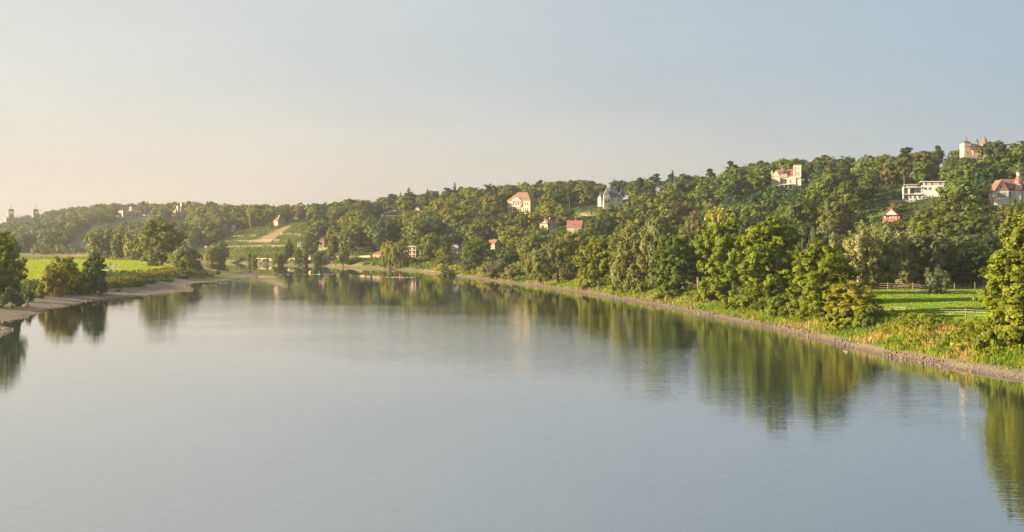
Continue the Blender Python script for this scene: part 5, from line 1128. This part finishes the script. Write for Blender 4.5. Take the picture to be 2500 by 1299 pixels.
# weeds and brambles on the right bank between gravel and trees
px, d, X, z, sd, iR, iL, t, gw, py, r = scatter(16000, 1000, 2640, 100, 620, 71)
band = sd - gw; wide = np.interp(px, [1000, 1300, 1600, 2000, 2500], [16, 10, 12, 14, 16])
k = iR & (band > 1.2 + 3.0 * vnoise(X, d, 5, 8)) & (band < wide) & ~in_px_poly(px, py, PASTURE)
X, d, z, band, px = X[k], d[k], z[k], band[k], px[k]; n = len(X); tall = np.clip(band / 7, .15, 1) * r.uniform(.5, 1.5, n)
nz = vnoise(X, d, 6, 12); cols = np.where((nz > .70)[:, None], (0.28, 0.21, 0.06), np.where((nz < .42)[:, None], (0.13, 0.185, 0.015), (0.22, 0.24, 0.018))) * r.uniform(.8, 1.2, (n, 1))
mound = in_px_poly(px, SY(d, z), [(1030,664),(1060,640),(1140,640),(1135,664)]); cols[mound] = (0.34, 0.25, 0.09)
hh = 0.62 * tall * np.where(mound, .35, 1); clumps('undergrowth', 'weeds, brambles and dry grasses along the right bank', 'undergrowth', np.stack([X, d, z + hh * .35], 1), np.stack([r.uniform(.5, 1.1, n), r.uniform(.5, 1.1, n), hh], 1), 90000, 0.17, cols, 72, up=.3, jitter=.9)
# long-bladed grass at the gravel's edge and in the weeds
def blades(name, label, X, Y, Z, h, w, cols, seed):
    r = np.random.default_rng(seed); n = len(X); a = r.uniform(0, 6.28, n); lean = r.normal(0, .35, (n, 2)); c = np.stack([X, Y, Z - .03], 1)
    u = np.stack([np.cos(a), np.sin(a), 0 * a], 1) * (w / 2)[:, None]; tip = c + np.stack([lean[:, 0] * h, lean[:, 1] * h, h], 1)
    V = np.stack([c - u, c + u, tip + u * .35, tip - u * .35], 1).reshape(-1, 3)
    o = link(name, mesh_np(name, V, np.arange(len(V)).reshape(-1, 4), [LEAF], tint=np.repeat(cols, 4, 0))); o.color = (1, 1, 1, 1); tag(o, label, 'grass', kind='stuff')
px, d, X, z, sd, iR, iL, t, gw, py, r = scatter(330000, 1000, 2640, 100, 560, 81)
band = sd - gw; k = iR & (band > -0.7 + 1.8 * vnoise(X, d, 3.5, 9)) & (band < 12) & ~in_px_poly(px, py, PASTURE); X, d, z = X[k], d[k], z[k]; n = len(X); nz = vnoise(X, d, 4, 15)
cols = np.where((nz > .70)[:, None], (0.34, 0.25, 0.08), np.where((nz < .45)[:, None], (0.14, 0.21, 0.015), (0.24, 0.26, 0.02))) * r.uniform(.75, 1.25, (n, 1))
blades('bank_grass', 'tall grass, partly dry, on the right bank slope', X, d, z, r.uniform(.2, .75, n), r.uniform(.06, .2, n) * np.maximum(1, d / 180), cols, 82)
px, d, X, z, sd, iR, iL, t, gw, py, r = scatter(150000, 2060, 2560, 140, 275, 91)
k = iR & in_px_poly(px, py, PASTURE); X, d, z = X[k], d[k], z[k]; n = len(X); nz = vnoise(X, d, 7, 15); cols = np.where((nz > .66)[:, None], (0.26, 0.28, 0.05), (0.18, 0.27, 0.025)) * r.uniform(.8, 1.2, (n, 1))
blades('pasture_grass', 'short green grass of the fenced pasture', X, d, z, r.uniform(.07, .18, n), r.uniform(.2, .5, n), cols, 92)
px, d, X, z, sd, iR, iL, t, gw, py, r = scatter(240000, -140, 500, 215, 720, 95, False)
me = in_px_poly(px, py, MEADOW); drym = in_px_poly(px, py, [(255,692),(330,670),(428,656),(428,668),(345,685),(262,704)]) | ((nz0 := vnoise(X, d, 12, 21)) > .72) & ~me
k = iL & (sd > gw + 1 + 3 * vnoise(X, d, 5, 9)) & ~((px > 455) & (d < 420)); X, d, z, me, drym, px = X[k], d[k], z[k], me[k], drym[k], px[k]; n = len(X)
cols = np.where(drym[:, None], (0.36, 0.20, 0.09), np.where(me[:, None], (0.29, 0.34, 0.025), (0.18, 0.21, 0.03))) * r.uniform(.8, 1.2, (n, 1))
blades('meadow_grass', 'bright green grass of the left meadow and its rough edge', X, d, z, np.where(me, r.uniform(.06, .16, n), r.uniform(.25, .9, n)), np.where(me, r.uniform(.5, 1.2, n), r.uniform(.3, .8, n)), cols, 96)
# low herbs on the left bank edge and on the far promenade
px, d, X, z, sd, iR, iL, t, gw, py, r = scatter(9000, -140, 480, 190, 430, 101)
k = iL & (sd > gw + 1.5) & (sd < gw + 15) & (vnoise(X, d, 7, 31) > .35); X, d, z = X[k], d[k], z[k]; n = len(X); cols = np.where((vnoise(X, d, 6, 33) > .6)[:, None], (0.22, 0.20, 0.04), (0.10, 0.14, 0.03)) * r.uniform(.8, 1.2, (n, 1))
clumps('bank_herbs', 'low green herbs on the edge of the left bank', 'undergrowth', np.stack([X, d, z + .3], 1), np.stack([r.uniform(.7, 1.5, n)] * 2 + [r.uniform(.4, 1.1, n)], 1), 36000, 0.26, cols, 102)
px, d, X, z, sd, iR, iL, t, gw, py, r = scatter(9000, 470, 1320, 380, 760, 111)
k = iR & (sd > gw + 1) & (sd < 24) & (vnoise(X, d, 9, 31) > .3); X, d, z, px = X[k], d[k], z[k], px[k]; n = len(X); cols = np.where((vnoise(X, d, 11, 33) > .6)[:, None], (0.24, 0.23, 0.04), (0.13, 0.17, 0.025)) * r.uniform(.8, 1.2, (n, 1)); bs = np.interp(px, [800, 850, 905, 945, 1000, 1040], [1, 1.6, 1.1, 1.1, 2.0, 1.2])
clumps('promenade_shrubbery', 'leafy scrub covering the far bank below the promenade', 'shrubbery', np.stack([X, d, z + .5 * bs], 1), np.stack([r.uniform(1, 2, n) * bs ** .5] * 2 + [r.uniform(.5, 1.2, n) * bs], 1), 42000, 0.42, cols, 112)
# forest floor scrub
px, d, X, z, sd, iR, iL, t, gw, py, r = scatter(14000, 470, 2560, 280, 1000, 121, False)
k = iR & (sd > 24) & (t < 1.02) & ~in_px_poly(px, py, VINE) & ~in_px_poly(px, py, PASTURE); X, d, z = X[k], d[k], z[k]; n = len(X); cols = np.where((r.random(n) > .6)[:, None], (0.10, 0.13, 0.025), (0.065, 0.095, 0.022)) * r.uniform(.8, 1.2, (n, 1))
clumps('hillside_scrub', 'low scrub between the trees of the wooded slope', 'undergrowth', np.stack([X, d, z + .6], 1), np.stack([r.uniform(1.5, 3, n)] * 2 + [r.uniform(.6, 1.6, n)], 1), 60000, 0.55, cols, 122)
# vines on the terraces: rows across the slope
P, C = [], []
r = np.random.default_rng(131)
for row in np.arange(705, 1010, 2.6):
    for px in np.arange(500, 745, 2.2):
        dd = row + r.uniform(-.4, .4); x = (px - CX) / F * dd; zz = zat(x, dd); py = SY(dd, zz)
        if not inside(np.array([px]), np.array([py]), np.array(VINE, float))[0] or inside(np.array([px]), np.array([py]), np.array([(600,597),(700,550),(714,552),(660,597)], float))[0]: continue
        if abs(((py - 545) % 13.5) - 6) < 1.6 and r.random() < .75: continue
        P.append((x, dd, zz + .8)); C.append(np.array((0.11, 0.15, 0.025)) * r.uniform(.8, 1.25) if vnoise(np.array([x]), np.array([dd]), 25, 3)[0] > .4 else np.array((0.17, 0.19, 0.03)) * r.uniform(.8, 1.2))
clumps('grape_vines', 'rows of green vines on the vineyard terraces', 'vines', P, [(.75, .6, .9)] * len(P), 30000, 0.42, C, 132)
# stones: loose gravel and the rough stone edge
def stones(name, label, X, Y, Z, R, mat, seed):
    r = np.random.default_rng(seed); t_ = (1 + 5 ** .5) / 2
    O = unit(np.array([(1,0,0),(-1,0,0),(0,1,0),(0,-1,0),(0,0,1),(0,0,-1)], float)); Fc = np.array([(0,2,4),(2,1,4),(1,3,4),(3,0,4),(2,0,5),(1,2,5),(3,1,5),(0,3,5)])
    n = len(X); a = r.uniform(0, 6.28, n); S = R[:, None] * r.uniform(.6, 1.3, (n, 3)) * np.array([1, 1, .7]); J = r.uniform(.7, 1.2, (n, 6, 1))
    v = O[None] * J * S[:, None]; c, s = np.cos(a)[:, None], np.sin(a)[:, None]; v = np.stack([v[..., 0] * c - v[..., 1] * s, v[..., 0] * s + v[..., 1] * c, v[..., 2]], -1) + np.stack([X, Y, Z], 1)[:, None]
    Q = (Fc[None] + (np.arange(n) * 6)[:, None, None]).reshape(-1, 3); tint = np.repeat(r.uniform(.55, 1.35, (n, 1)) * np.array([1, .95, .9]), 6, 0)
    tag(link(name, mesh_np(name, v.reshape(-1, 3), Q, [mat], tint=tint)), label, 'stones', kind='stuff')
m, nt, out = newmat('pebble'); p = N(nt, 'ShaderNodeBsdfPrincipled', i_Roughness=.9); at = N(nt, 'ShaderNodeAttribute', attribute_name='tint'); nt.links.new(mixc(nt, 1.0, at.outputs['Color'], (0.22, 0.175, 0.14), 'MULTIPLY'), p.inputs['Base Color']); nt.links.new(p.outputs[0], out.inputs[0]); PEB = m
px, d, X, z, sd, iR, iL, t, gw, py, r = scatter(90000, 1200, 2640, 98, 430, 141); k = iR & (sd > -.3) & (sd < gw + 1) & (r.random(len(X)) < np.interp(sd, [0, 1.2, 3, 7], [.9, .5, .2, .12])); X, d, z = X[k], d[k], z[k]
stones('shore_stones', 'grey stones and cobbles of the right shore', X, d, z + .02, np.where(r.random(len(X)) < .03, r.uniform(.15, .3, len(X)), r.uniform(.04, .13, len(X))), PEB, 142)
px, d, X, z, sd, iR, iL, t, gw, py, r = scatter(40000, -140, 660, 150, 500, 151); k = iL & (sd > -.8) & (sd < 3) & (r.random(len(X)) < np.interp(sd, [-.8, 0, .5, 3], [.06, .5, .35, .05])); X, d, z = X[k], d[k], z[k]
stones('beach_stones', 'dark stones along the water line of the left beach', X, d, np.maximum(z, 0) + .02, r.uniform(.08, .3, len(X)), PEB, 152)

px, d, X, z, sd, iR, iL, t, gw, py, r = scatter(60000, 1180, 2300, 120, 430, 161); k = iR & (sd > -.25) & (sd < 1.3) & (vnoise(X, d, 9, 41) > .28); X, d, z = X[k], d[k], z[k]
m, nt, out = newmat('riprap'); p = N(nt, 'ShaderNodeBsdfPrincipled', i_Roughness=.9); at = N(nt, 'ShaderNodeAttribute', attribute_name='tint'); nt.links.new(mixc(nt, 1.0, at.outputs['Color'], (0.15, 0.115, 0.09), 'MULTIPLY'), p.inputs['Base Color']); nt.links.new(p.outputs[0], out.inputs[0])
stones('riprap_stones', 'dark rough stones along the water line of the right bank', X, d, z + .03, r.uniform(.10, .30, len(X)), m, 162)
# ------------------------------------------------------------------ path, fences, sign, buoys, rocks
def ribbon(name, pts, w, mat):
    P = [solve(px, py) for px, py in pts]; V = []; 
    fine = []
    for a, b in zip(P, P[1:]):
        for k in range(8): fine.append(Vector(a).lerp(Vector(b), k / 8))
    fine.append(Vector(P[-1]))
    for i, p in enumerate(fine):
        q = fine[min(i + 1, len(fine) - 1)] - fine[max(i - 1, 0)]; n = Vector((q.y, -q.x, 0)).normalized() * w / 2
        for s in (-1, 0, 1):
            c = p + n * s; V.append((c.x, c.y, zat(c.x, c.y) + 0.07))
    Q = [(i*3+j, i*3+j+1, i*3+j+4, i*3+j+3) for i in range(len(fine) - 1) for j in range(2)]
    tag(link(name, mesh_np(name, V, np.array(Q), [mat], smooth=True)), kind='structure')
ribbon('path', [(238,663.5),(258,661.5),(270,660),(279,657.5),(281.5,655),(277,652.5),(272,650.5),(275,648.5),(285,647)], 3.2, plain('asphalt_path', (0.34, 0.31, 0.28), .95, .1, .5))
ribbon('path', [(-60,684),(0,682.5),(45,681.5),(70,679.5),(92,676.5),(112,673.5)], 1.6, plain('dirt_path', (0.36, 0.25, 0.15), .95, .2, .5))
def fence(label, posts, rails, hgt, post_r, rail_mat, zjit=0.0):
    P = [ground(px, d) for px, d in posts]; x0, y0, z0 = P[0]; o = empty('fence', P[0]); tag(o, label, 'fence'); lean = random.Random(len(posts))
    L = [(lean.uniform(-.06, .06), lean.uniform(-.06, .06)) for _ in P]
    for (x, y, z), (a, b) in zip(P, L): MB().tube((x - x0, y - y0, z - z0 - .4), (x - x0 + a, y - y0 + b, z - z0 + hgt), post_r, post_r * .85, 8).build('post', WOODB, o)
    for h in rails:
        m = MB()
        for (A, la), (B, lb) in zip(zip(P, L), zip(P[1:], L[1:])):
            pts = [Vector((A[0] - x0 + la[0], A[1] - y0 + la[1] - post_r, A[2] - z0 + h)).lerp(Vector((B[0] - x0 + lb[0], B[1] - y0 + lb[1] - post_r, B[2] - z0 + h)), k / 4) for k in range(5)]
            for k in (1, 2, 3): pts[k].z -= 0.06 * (1 - abs(k - 2) / 2 * .6)
            for p, q in zip(pts, pts[1:]): m.tube(p, q, .011 if rail_mat is not WOODB else .03, None, 5)
        m.build('rail', rail_mat, o)
TAPE = plain('fence_tape', (0.62, 0.55, 0.42), .7, .1)
fence('pasture fence of leaning posts and pale tape above the river bank', [(2085,194),(2142,186),(2215,178),(2281,174),(2358,170),(2440,166)], (.55, .95, 1.25), 1.4, .09, TAPE)
fence('post-and-rail fence along the wood at the back of the pasture', [(2096,262),(2130,258),(2168,255),(2228,252),(2272,243),(2299,243),(2330,252),(2380,256),(2440,258)], (.5, .95, 1.35), 1.55, .10, WOODB)
# river traffic sign
x, y, z = ground(1703, 258); k = y / F
o = empty('river_sign', (x, y, z)); tag(o, 'tall red-and-white river sign board on a post beside the dark tree', 'sign')
zt, zb = CAMH - (677 - HY) * k, CAMH - (692 - HY) * k
MB().tube((0, 0, -.4), (0, 0, zt - z), .06, .05, 8).build('post', plain('sign_post', (.3, .3, .3)), o)
w = 4.0 * k / 2; bb = MB().box(-w, w, -.12, -.06, zb - z, zt - z); fr = plain('sign_red', (.55, .06, .04), .6, .1); bd = bb.build('board', plain('sign_white', (.72, .68, .62), .6, .1), o)
MB().box(-w, -w + .07, -.126, -.122, zb - z, zt - z).box(w - .07, w, -.126, -.122, zb - z, zt - z).box(-w + .07, w - .07, -.126, -.122, zt - z - .07, zt - z).box(-w + .07, w - .07, -.126, -.122, zb - z, zb - z + .07).build('border', fr, bd)
h3 = (zt - zb) / 4; sy = MB()
sy.lathe(0, 0, [(.01, 0), (.02, .001)], 4)
sy = MB().prism([(-.12, zb - z + h3 * .7), (.12, zb - z + h3 * .7), (0, zb - z + h3 * 1.3)], 'y', -.126, -.122).box(-.11, .11, -.126, -.122, zb - z + h3 * 2.5, zb - z + h3 * 3.2); sy.build('symbol', DARKM, bd)
# buoys with the current breaking round them
def buoy(label, px, py, col, shape):
    d = CAMH * F / (py - HY); x = (px - CX) / F * d; o = empty('buoy', (x, d, 0)); tag(o, label, 'buoy'); m = plain('buoy_' + shape, col, .5, .12)
    prof = [(.55, -.5), (.75, 0), (.72, .35), (.5, .6), (.22, 1.25), (.16, 1.5)] if shape == 'cone' else [(.6, -.5), (.75, 0), (.75, .3), (.42, .5), (.42, 1.4), (.3, 1.5)]
    o.scale = (.6, .6, .6); MB().lathe(0, 0, prof, 14).build('float', m, o, smooth=True); MB().lathe(0, 0, [(.16, 1.5), (.3, 1.55), (.3, 1.9), (.05, 2.1)], 10).build('topmark', m, o)
buoy('green cone buoy standing in the current upstream of the bend', 780, 669.5, (0.02, 0.22, 0.10), 'cone')
buoy('red can buoy standing in the current before the yellow house', 977, 677, (0.45, 0.05, 0.04), 'can')
FOAM = plain('foam', (0.62, 0.63, 0.60), .6, .1, 3)
m, nt, out = newmat('ripple'); p = N(nt, 'ShaderNodeBsdfPrincipled', i_Roughness=.5); p.inputs['Base Color'].default_value = (.55, .56, .54, 1); nt.links.new(p.outputs[0], out.inputs[0])
def ripples(name, label, items, seed):
    """broken crests: narrow raised ridges of water"""
    r = random.Random(seed); V, Q = [], []
    for px, py, lw, n in items:
        d0 = CAMH * F / (py - HY)
        for _ in range(n):
            d = d0 * (1 + r.uniform(-.006, .006)); u = r.uniform(-1, 1); x = (px + u * lw / 2 - CX) / F * d; L = r.uniform(.2, .8) * (1.2 - abs(u)); t = r.uniform(.05, .13) * d / 500; hgt = r.uniform(.03, .08) * d / 500; b = len(V)
            V += [(x - L, d, .004), (x + L, d + r.uniform(-.3, .3), .004), (x + L * .7, d + t, hgt), (x - L * .7, d + t, hgt), (x + L, d + 2 * t, .004), (x - L, d + 2 * t, .004)]
            Q += [(b, b+1, b+2, b+3), (b+3, b+2, b+4, b+5)]
    o = link(name, mesh_np(name, V, np.array(Q), [m])); tag(o, label, 'ripples', kind='stuff')
ripples('foam_ripples', 'white broken ripples on the water', [(780,669.5,70,26),(760,670,50,10),(965,676.8,66,30),(1000,678,36,10),(617,661,26,12),(680,667,46,14),(690,671,36,10),(655,676,56,14),(545,691,46,12),(520,698,50,7),(240,745,36,5)], 5)
def rock(label, px, py, dpx, size):
    d = CAMH * F / (py - HY); x = (px - CX) / F * d; o = tag(empty('rock', (x, d, 0)), label, 'rock'); r = random.Random(px); bm = MB()
    n, rr = 9, []
    bm.lathe(0, 0, [(size, -.2), (size * 1.05, .05), (size * .8, size * .5), (size * .35, size * .8), (.02, size * .85)], n); bm.v = [(a * r.uniform(.85, 1.15), b_ * r.uniform(.8, 1.1), c * r.uniform(.9, 1.1)) for a, b_, c in bm.v]
    bm.build('stone', STONE, o, smooth=True)
rock('larger of two boulders standing in the shallow water off the right shore', 2068, 860, 0, .26); rock('smaller low boulder left of the larger one in the shallow water', 2061.5, 857, 0, .17)
# blue parked car glimpsed behind the promenade wall
x, y, z = solve(707, 639.5); o = empty('car', (x, y + 1.5, z), .2); tag(o, 'small blue car parked by the grey promenade wall', 'car')
MB().prism([(-1.9, .35), (1.9, .35), (1.95, .8), (1.1, .92), (.6, 1.42), (-1.2, 1.42), (-1.75, .95), (-1.95, .85)], 'y', -.8, .8).build('body', plain('car_blue', (.08, .22, .5), .35, .05), o)
for wx in (-1.2, 1.2):
    for wy in (-.78, .78): m = MB(); m.prism([(wx + .33 * math.cos(a), .33 + .33 * math.sin(a)) for a in np.linspace(0, 6.0, 12)], 'y', wy - .1, wy + .1); m.build('wheel', DARKM, o)
for s in (-1, 1): MB().prism([(-1.1, .95), (.95, .95), (.55, 1.36), (-1.05, 1.36)], 'y', s * .8 + (.004 if s > 0 else -.02), s * .8 + (.02 if s > 0 else -.004)).build('window', GLASS, o)

# ------------------------------------------------------------------ people
SKIN = plain('skin', (0.45, 0.27, 0.19), .6, .05); HAIRD = plain('hair', (.04, .03, .025), .7, .1)
def skin_mesh(name, verts, edges, radii, mat, sub=1):
    me = bpy.data.meshes.new(name); me.from_pydata(verts, edges, []); ob = bpy.data.objects.new(name, me); COL.objects.link(ob)
    ob.modifiers.new('s', 'SKIN'); ss = ob.modifiers.new('u', 'SUBSURF'); ss.levels = sub; ss.render_levels = sub
    if not me.skin_vertices: me.skin_vertices.new() if hasattr(me.skin_vertices, 'new') else None
    for v, rr in zip(me.skin_vertices[0].data, radii): v.radius = (rr, rr)
    me.skin_vertices[0].data[0].use_root = True
    dg = bpy.context.evaluated_depsgraph_get(); dg.update(); out = bpy.data.meshes.new_from_object(ob.evaluated_get(dg)); out.name = name
    bpy.data.objects.remove(ob); out.materials.clear(); out.materials.append(mat); out.polygons.foreach_set('use_smooth', [True] * len(out.polygons)); return out
POSES = {  # joints: pelvis, chest, neck, head centre, crown, then L/R elbow, wrist, knee, ankle, toe (figure faces -y)
 'stand': dict(p=(0,0,.95), c=(0,.01,1.30), n=(0,0,1.48), h=(0,-.03,1.62), t=(0,-.02,1.73), e=[(-.25,.03,1.12),(.25,.02,1.12)], w=[(-.26,-.10,.88),(.27,-.06,.88)], k=[(-.10,-.03,.51),(.10,-.01,.51)], a=[(-.10,.02,.08),(.10,.05,.08)], o=[(-.12,-.15,.04),(.12,-.12,.04)]),
 'walk': dict(p=(0,0,.94), c=(0,-.03,1.29), n=(0,-.04,1.47), h=(0,-.08,1.61), t=(0,-.07,1.72), e=[(-.24,.14,1.12),(.24,-.10,1.12)], w=[(-.25,.10,.88),(.25,-.26,.95)], k=[(-.09,-.20,.52),(.09,.05,.50)], a=[(-.09,-.28,.10),(.09,.36,.16)], o=[(-.10,-.45,.08),(.10,.24,.04)]),
 'sit': dict(p=(0,.05,.12), c=(0,.16,.46), n=(0,.12,.64), h=(0,.06,.78), t=(0,.07,.89), e=[(-.26,.02,.34),(.26,.02,.34)], w=[(-.16,-.26,.40),(.16,-.26,.40)], k=[(-.13,-.36,.44),(.13,-.36,.44)], a=[(-.12,-.58,.08),(.12,-.58,.08)], o=[(-.13,-.76,.05),(.13,-.76,.05)]),
 'recline': dict(p=(0,.05,.12), c=(0,.32,.38), n=(0,.42,.52), h=(0,.44,.66), t=(0,.47,.77), e=[(-.28,.46,.22),(.28,.46,.22)], w=[(-.26,.56,.04),(.26,.56,.04)], k=[(-.10,-.38,.24),(.10,-.38,.14)], a=[(-.10,-.76,.07),(.10,-.82,.07)], o=[(-.12,-.86,.18),(.12,-.92,.18)]),
 'bend': dict(p=(0,.05,.88), c=(0,-.20,1.08), n=(0,-.36,1.14), h=(0,-.50,1.16), t=(0,-.60,1.18), e=[(-.22,-.36,.80),(.22,-.36,.80)], w=[(-.18,-.46,.55),(.18,-.46,.55)], k=[(-.10,-.05,.48),(.10,-.02,.48)], a=[(-.10,.05,.08),(.10,.07,.08)], o=[(-.12,-.12,.04),(.12,-.10,.04)]),
 'ride': dict(p=(0,.22,.98), c=(0,.02,1.27), n=(0,-.10,1.42), h=(0,-.18,1.55), t=(0,-.17,1.66), e=[(-.25,-.18,1.15),(.25,-.18,1.15)], w=[(-.24,-.40,1.06),(.24,-.40,1.06)], k=[(-.11,-.12,.72),(.11,-.05,.60)], a=[(-.11,.08,.40),(.11,.02,.22)], o=[(-.12,-.12,.34),(.12,-.16,.16)]),
}
_bodies = {}
def person(label, loc, rz, pose, shirt, legs, group=None, hair=HAIRD):
    P = POSES[pose]; o = empty('person', loc, rz); tag(o, label, 'person', group)
    if pose not in _bodies:
        V = Vector; p, c, n, h, t = (V(P[k]) for k in 'pcnht'); sx = [c + V((s * .18, 0, .10)) for s in (-1, 1)]; hip = [p + V((s * .10, 0, -.04)) for s in (-1, 1)]
        vs, ed, rd = [p], [], [.13]
        def add(par, v, r): vs.append(V(v)); rd.append(r); ed.append((par, len(vs) - 1)); return len(vs) - 1
        w_ = add(0, p.lerp(c, .5), .115); ci = add(w_, c, .14); ni = add(ci, n, .055); hi = add(ni, h, .092); add(hi, t, .07); add(hi, h + (h - n).cross(V((1, 0, 0))).normalized() * .11, .02)
        for s in (0, 1):
            a = add(ci, sx[s], .062); a = add(a, P['e'][s], .042); e_ = V(P['e'][s]); w = V(P['w'][s]); a = add(a, w, .028); dr = (w - e_).normalized(); pal = add(a, w + dr * .07, .034); sd_ = dr.cross(V((1, 0, 0))).normalized()
            for f in range(4): q = add(pal, w + dr * .12 + sd_ * (f - 1.5) * .019, .009); add(q, w + dr * (.155 + .012 * (1.5 - abs(f - 1.5))) + sd_ * (f - 1.5) * .021 - V((0, .015, 0)), .008)
            q = add(a, w + dr * .06 - sd_ * .045, .010); add(q, w + dr * .095 - sd_ * .05, .008)
            b_ = add(0, hip[s], .085); b_ = add(b_, P['k'][s], .052); b_ = add(b_, P['a'][s], .034); add(b_, P['o'][s], .032)
        B = skin_mesh('body_' + pose, vs, ed, rd, SKIN)
        sv = [p.lerp(c, .05), p.lerp(c, .5), c] + [x for s in (0, 1) for x in (sx[s], V(P['e'][s]).lerp(sx[s], .25))]
        S = skin_mesh('shirt_' + pose, sv, [(0, 1), (1, 2), (2, 3), (3, 4), (2, 5), (5, 6)], [.150, .135, .158, .078, .064, .078, .064], SKIN)
        lv = [p] + [x for s in (0, 1) for x in (hip[s], V(P['k'][s]), V(P['k'][s]).lerp(V(P['a'][s]), .75))]
        T = skin_mesh('trousers_' + pose, lv, [(0, 1), (1, 2), (2, 3), (0, 4), (4, 5), (5, 6)], [.145, .102, .068, .056, .102, .068, .056], SKIN)
        fw = (h - n).cross(V((1, 0, 0))).normalized()
        H = skin_mesh('hair_' + pose, [h - fw * .03 + (t - h) * .2, h - fw * .02 + (t - h) * .75, h - fw * .07 - (t - h) * .1], [(0, 1), (0, 2)], [.094, .086, .06], HAIRD)
        _bodies[pose] = (B, S, T, H)
    B, S, T, H = _bodies[pose]; link('body', B, o)
    for nm, me, m_ in (('shirt', S, shirt), ('trousers', T, legs), ('hair', H, hair)):
        q = me.copy(); q.materials.clear(); q.materials.append(m_); link(nm, q, o)
    return o
def cloth(nm, c): return plain('cloth_' + nm, c, .85, .08)
CW, CK, CB, CR, CN, CG = cloth('white', (.62, .6, .57)), cloth('black', (.025, .025, .03)), cloth('blue', (.10, .14, .25)), cloth('red', (.35, .07, .06)), cloth('navy', (.04, .05, .10)), cloth('grey', (.28, .27, .27))
def on(px, py, dy=0): x, y, z = solve(px, py); return (x, y, z)
person('person in black top sitting on the gravel beach at the left', on(60, 749), 1.2, 'sit', CK, CW); person('person in white sitting beside the one in black on the gravel beach', on(67.5, 749.3), 1.0, 'sit', CW, CG)
x, y, z = on(60, 749.4); tag(MB().box(-1.1, .9, -.5, .6, .0, .03).build('blanket', cloth('orange', (.5, .2, .08)), None, (x - .3, y, z + .02)), 'orange blanket under the two people sitting on the beach', 'blanket')
person('person in dark clothes with white trousers reclining at the bank edge by a tiny bush', on(303, 707), 1.4, 'recline', CN, CW)
person('person in grey at the near bend of the meadow path', on(267, 660.5), .4, 'walk', CG, CB); person('person in white shirt on the outer bend of the meadow path', on(281.5, 657.5), .2, 'stand', CW, CR); person('person in dark red walking farther up the meadow path', on(280, 652.5), 2.8, 'walk', CR, CN); person('dark clothed person farthest away on the meadow path', on(269.5, 650), 3.0, 'walk', CN, CK)
def bicycle(label, loc, rz):
    o = empty('bicycle', loc, rz); tag(o, label, 'bicycle')
    for y in (-.52, .52):
        m = MB(); n = 18
        for k in range(n): a, b_ = 6.2832 * k / n, 6.2832 * (k + 1) / n; m.tube((0, y + .33 * math.cos(a), .35 + .33 * math.sin(a)), (0, y + .33 * math.cos(b_), .35 + .33 * math.sin(b_)), .022, None, 5)
        for k in range(6): a = k * 1.0472; m.tube((0, y, .35), (0, y + .32 * math.cos(a), .35 + .32 * math.sin(a)), .006, None, 4)
        m.build('wheel', DARKM, o)
    m = MB()
    for a, b_ in (((0,.52,.35),(0,.08,.32)), ((0,.08,.32),(0,.22,.88)), ((0,.52,.35),(0,.2,.78)), ((0,.08,.32),(0,-.36,.80)), ((0,.2,.78),(0,-.36,.86)), ((0,-.52,.35),(0,-.36,.98))): m.tube(a, b_, .022)
    m.build('frame', CR, o); MB().tube((-.26,-.40,1.03),(.26,-.40,1.03), .016).tube((0,-.36,.96),(0,-.40,1.03), .016).build('handlebar', DARKM, o); MB().box(-.07,.07,.12,.36,.88,.94).build('saddle', DARKM, o)
for px, py, s, lb in ((52.5, 681.8, CB, 'in light blue, the left one'), (62, 680.8, CG, 'in grey, the right one')):
    loc = on(px, py); loc = (loc[0], loc[1], loc[2] + .05); person(f'cyclist {lb} of two riding the dirt track on the meadow', loc, 1.2, 'ride', s, CN); bicycle(f'bicycle ridden by the cyclist {lb} of the two', loc, 1.2)
person('bare-armed person bending at the tip of the gravel spit', on(621, 670.5), 1.0, 'bend', CR, CK); person('second person at the very tip of the gravel spit', on(626.5, 670.3), -.8, 'bend', CK, CR)
# dark dog lying on the spit
x, y, z = on(585.5, 671.5); o = empty('dog', (x, y, z + .02), .3); tag(o, 'black dog standing on the gravel spit', 'dog')
dv = [(0,0,.48),(.28,0,.50),(.42,0,.60),(.54,0,.66),(.68,0,.62),(-.30,0,.48),(-.42,0,.52),(-.60,0,.62)]; de = [(0,1),(1,2),(2,3),(3,4),(0,5),(5,6),(6,7)]; dr = [.14,.15,.09,.085,.04,.115,.05,.02]
for bx, par in ((.28, 1), (-.30, 5)):
    for s in (-1, 1):
        i = len(dv); dv += [(bx, s*.09, .34), (bx + (.03 if bx > 0 else -.09), s*.09, .17), (bx + (.02 if bx > 0 else -.03), s*.09, .03)]; de += [(par, i), (i, i+1), (i+1, i+2)]; dr += [.06, .035, .03]
for s in (-1, 1): i = len(dv); dv += [(.50, s*.07, .75)]; de += [(3, i)]; dr += [.025]
link('body', skin_mesh('dog_body', dv, de, dr, plain('dog_coat', (.03, .027, .025), .8, .2)), o)
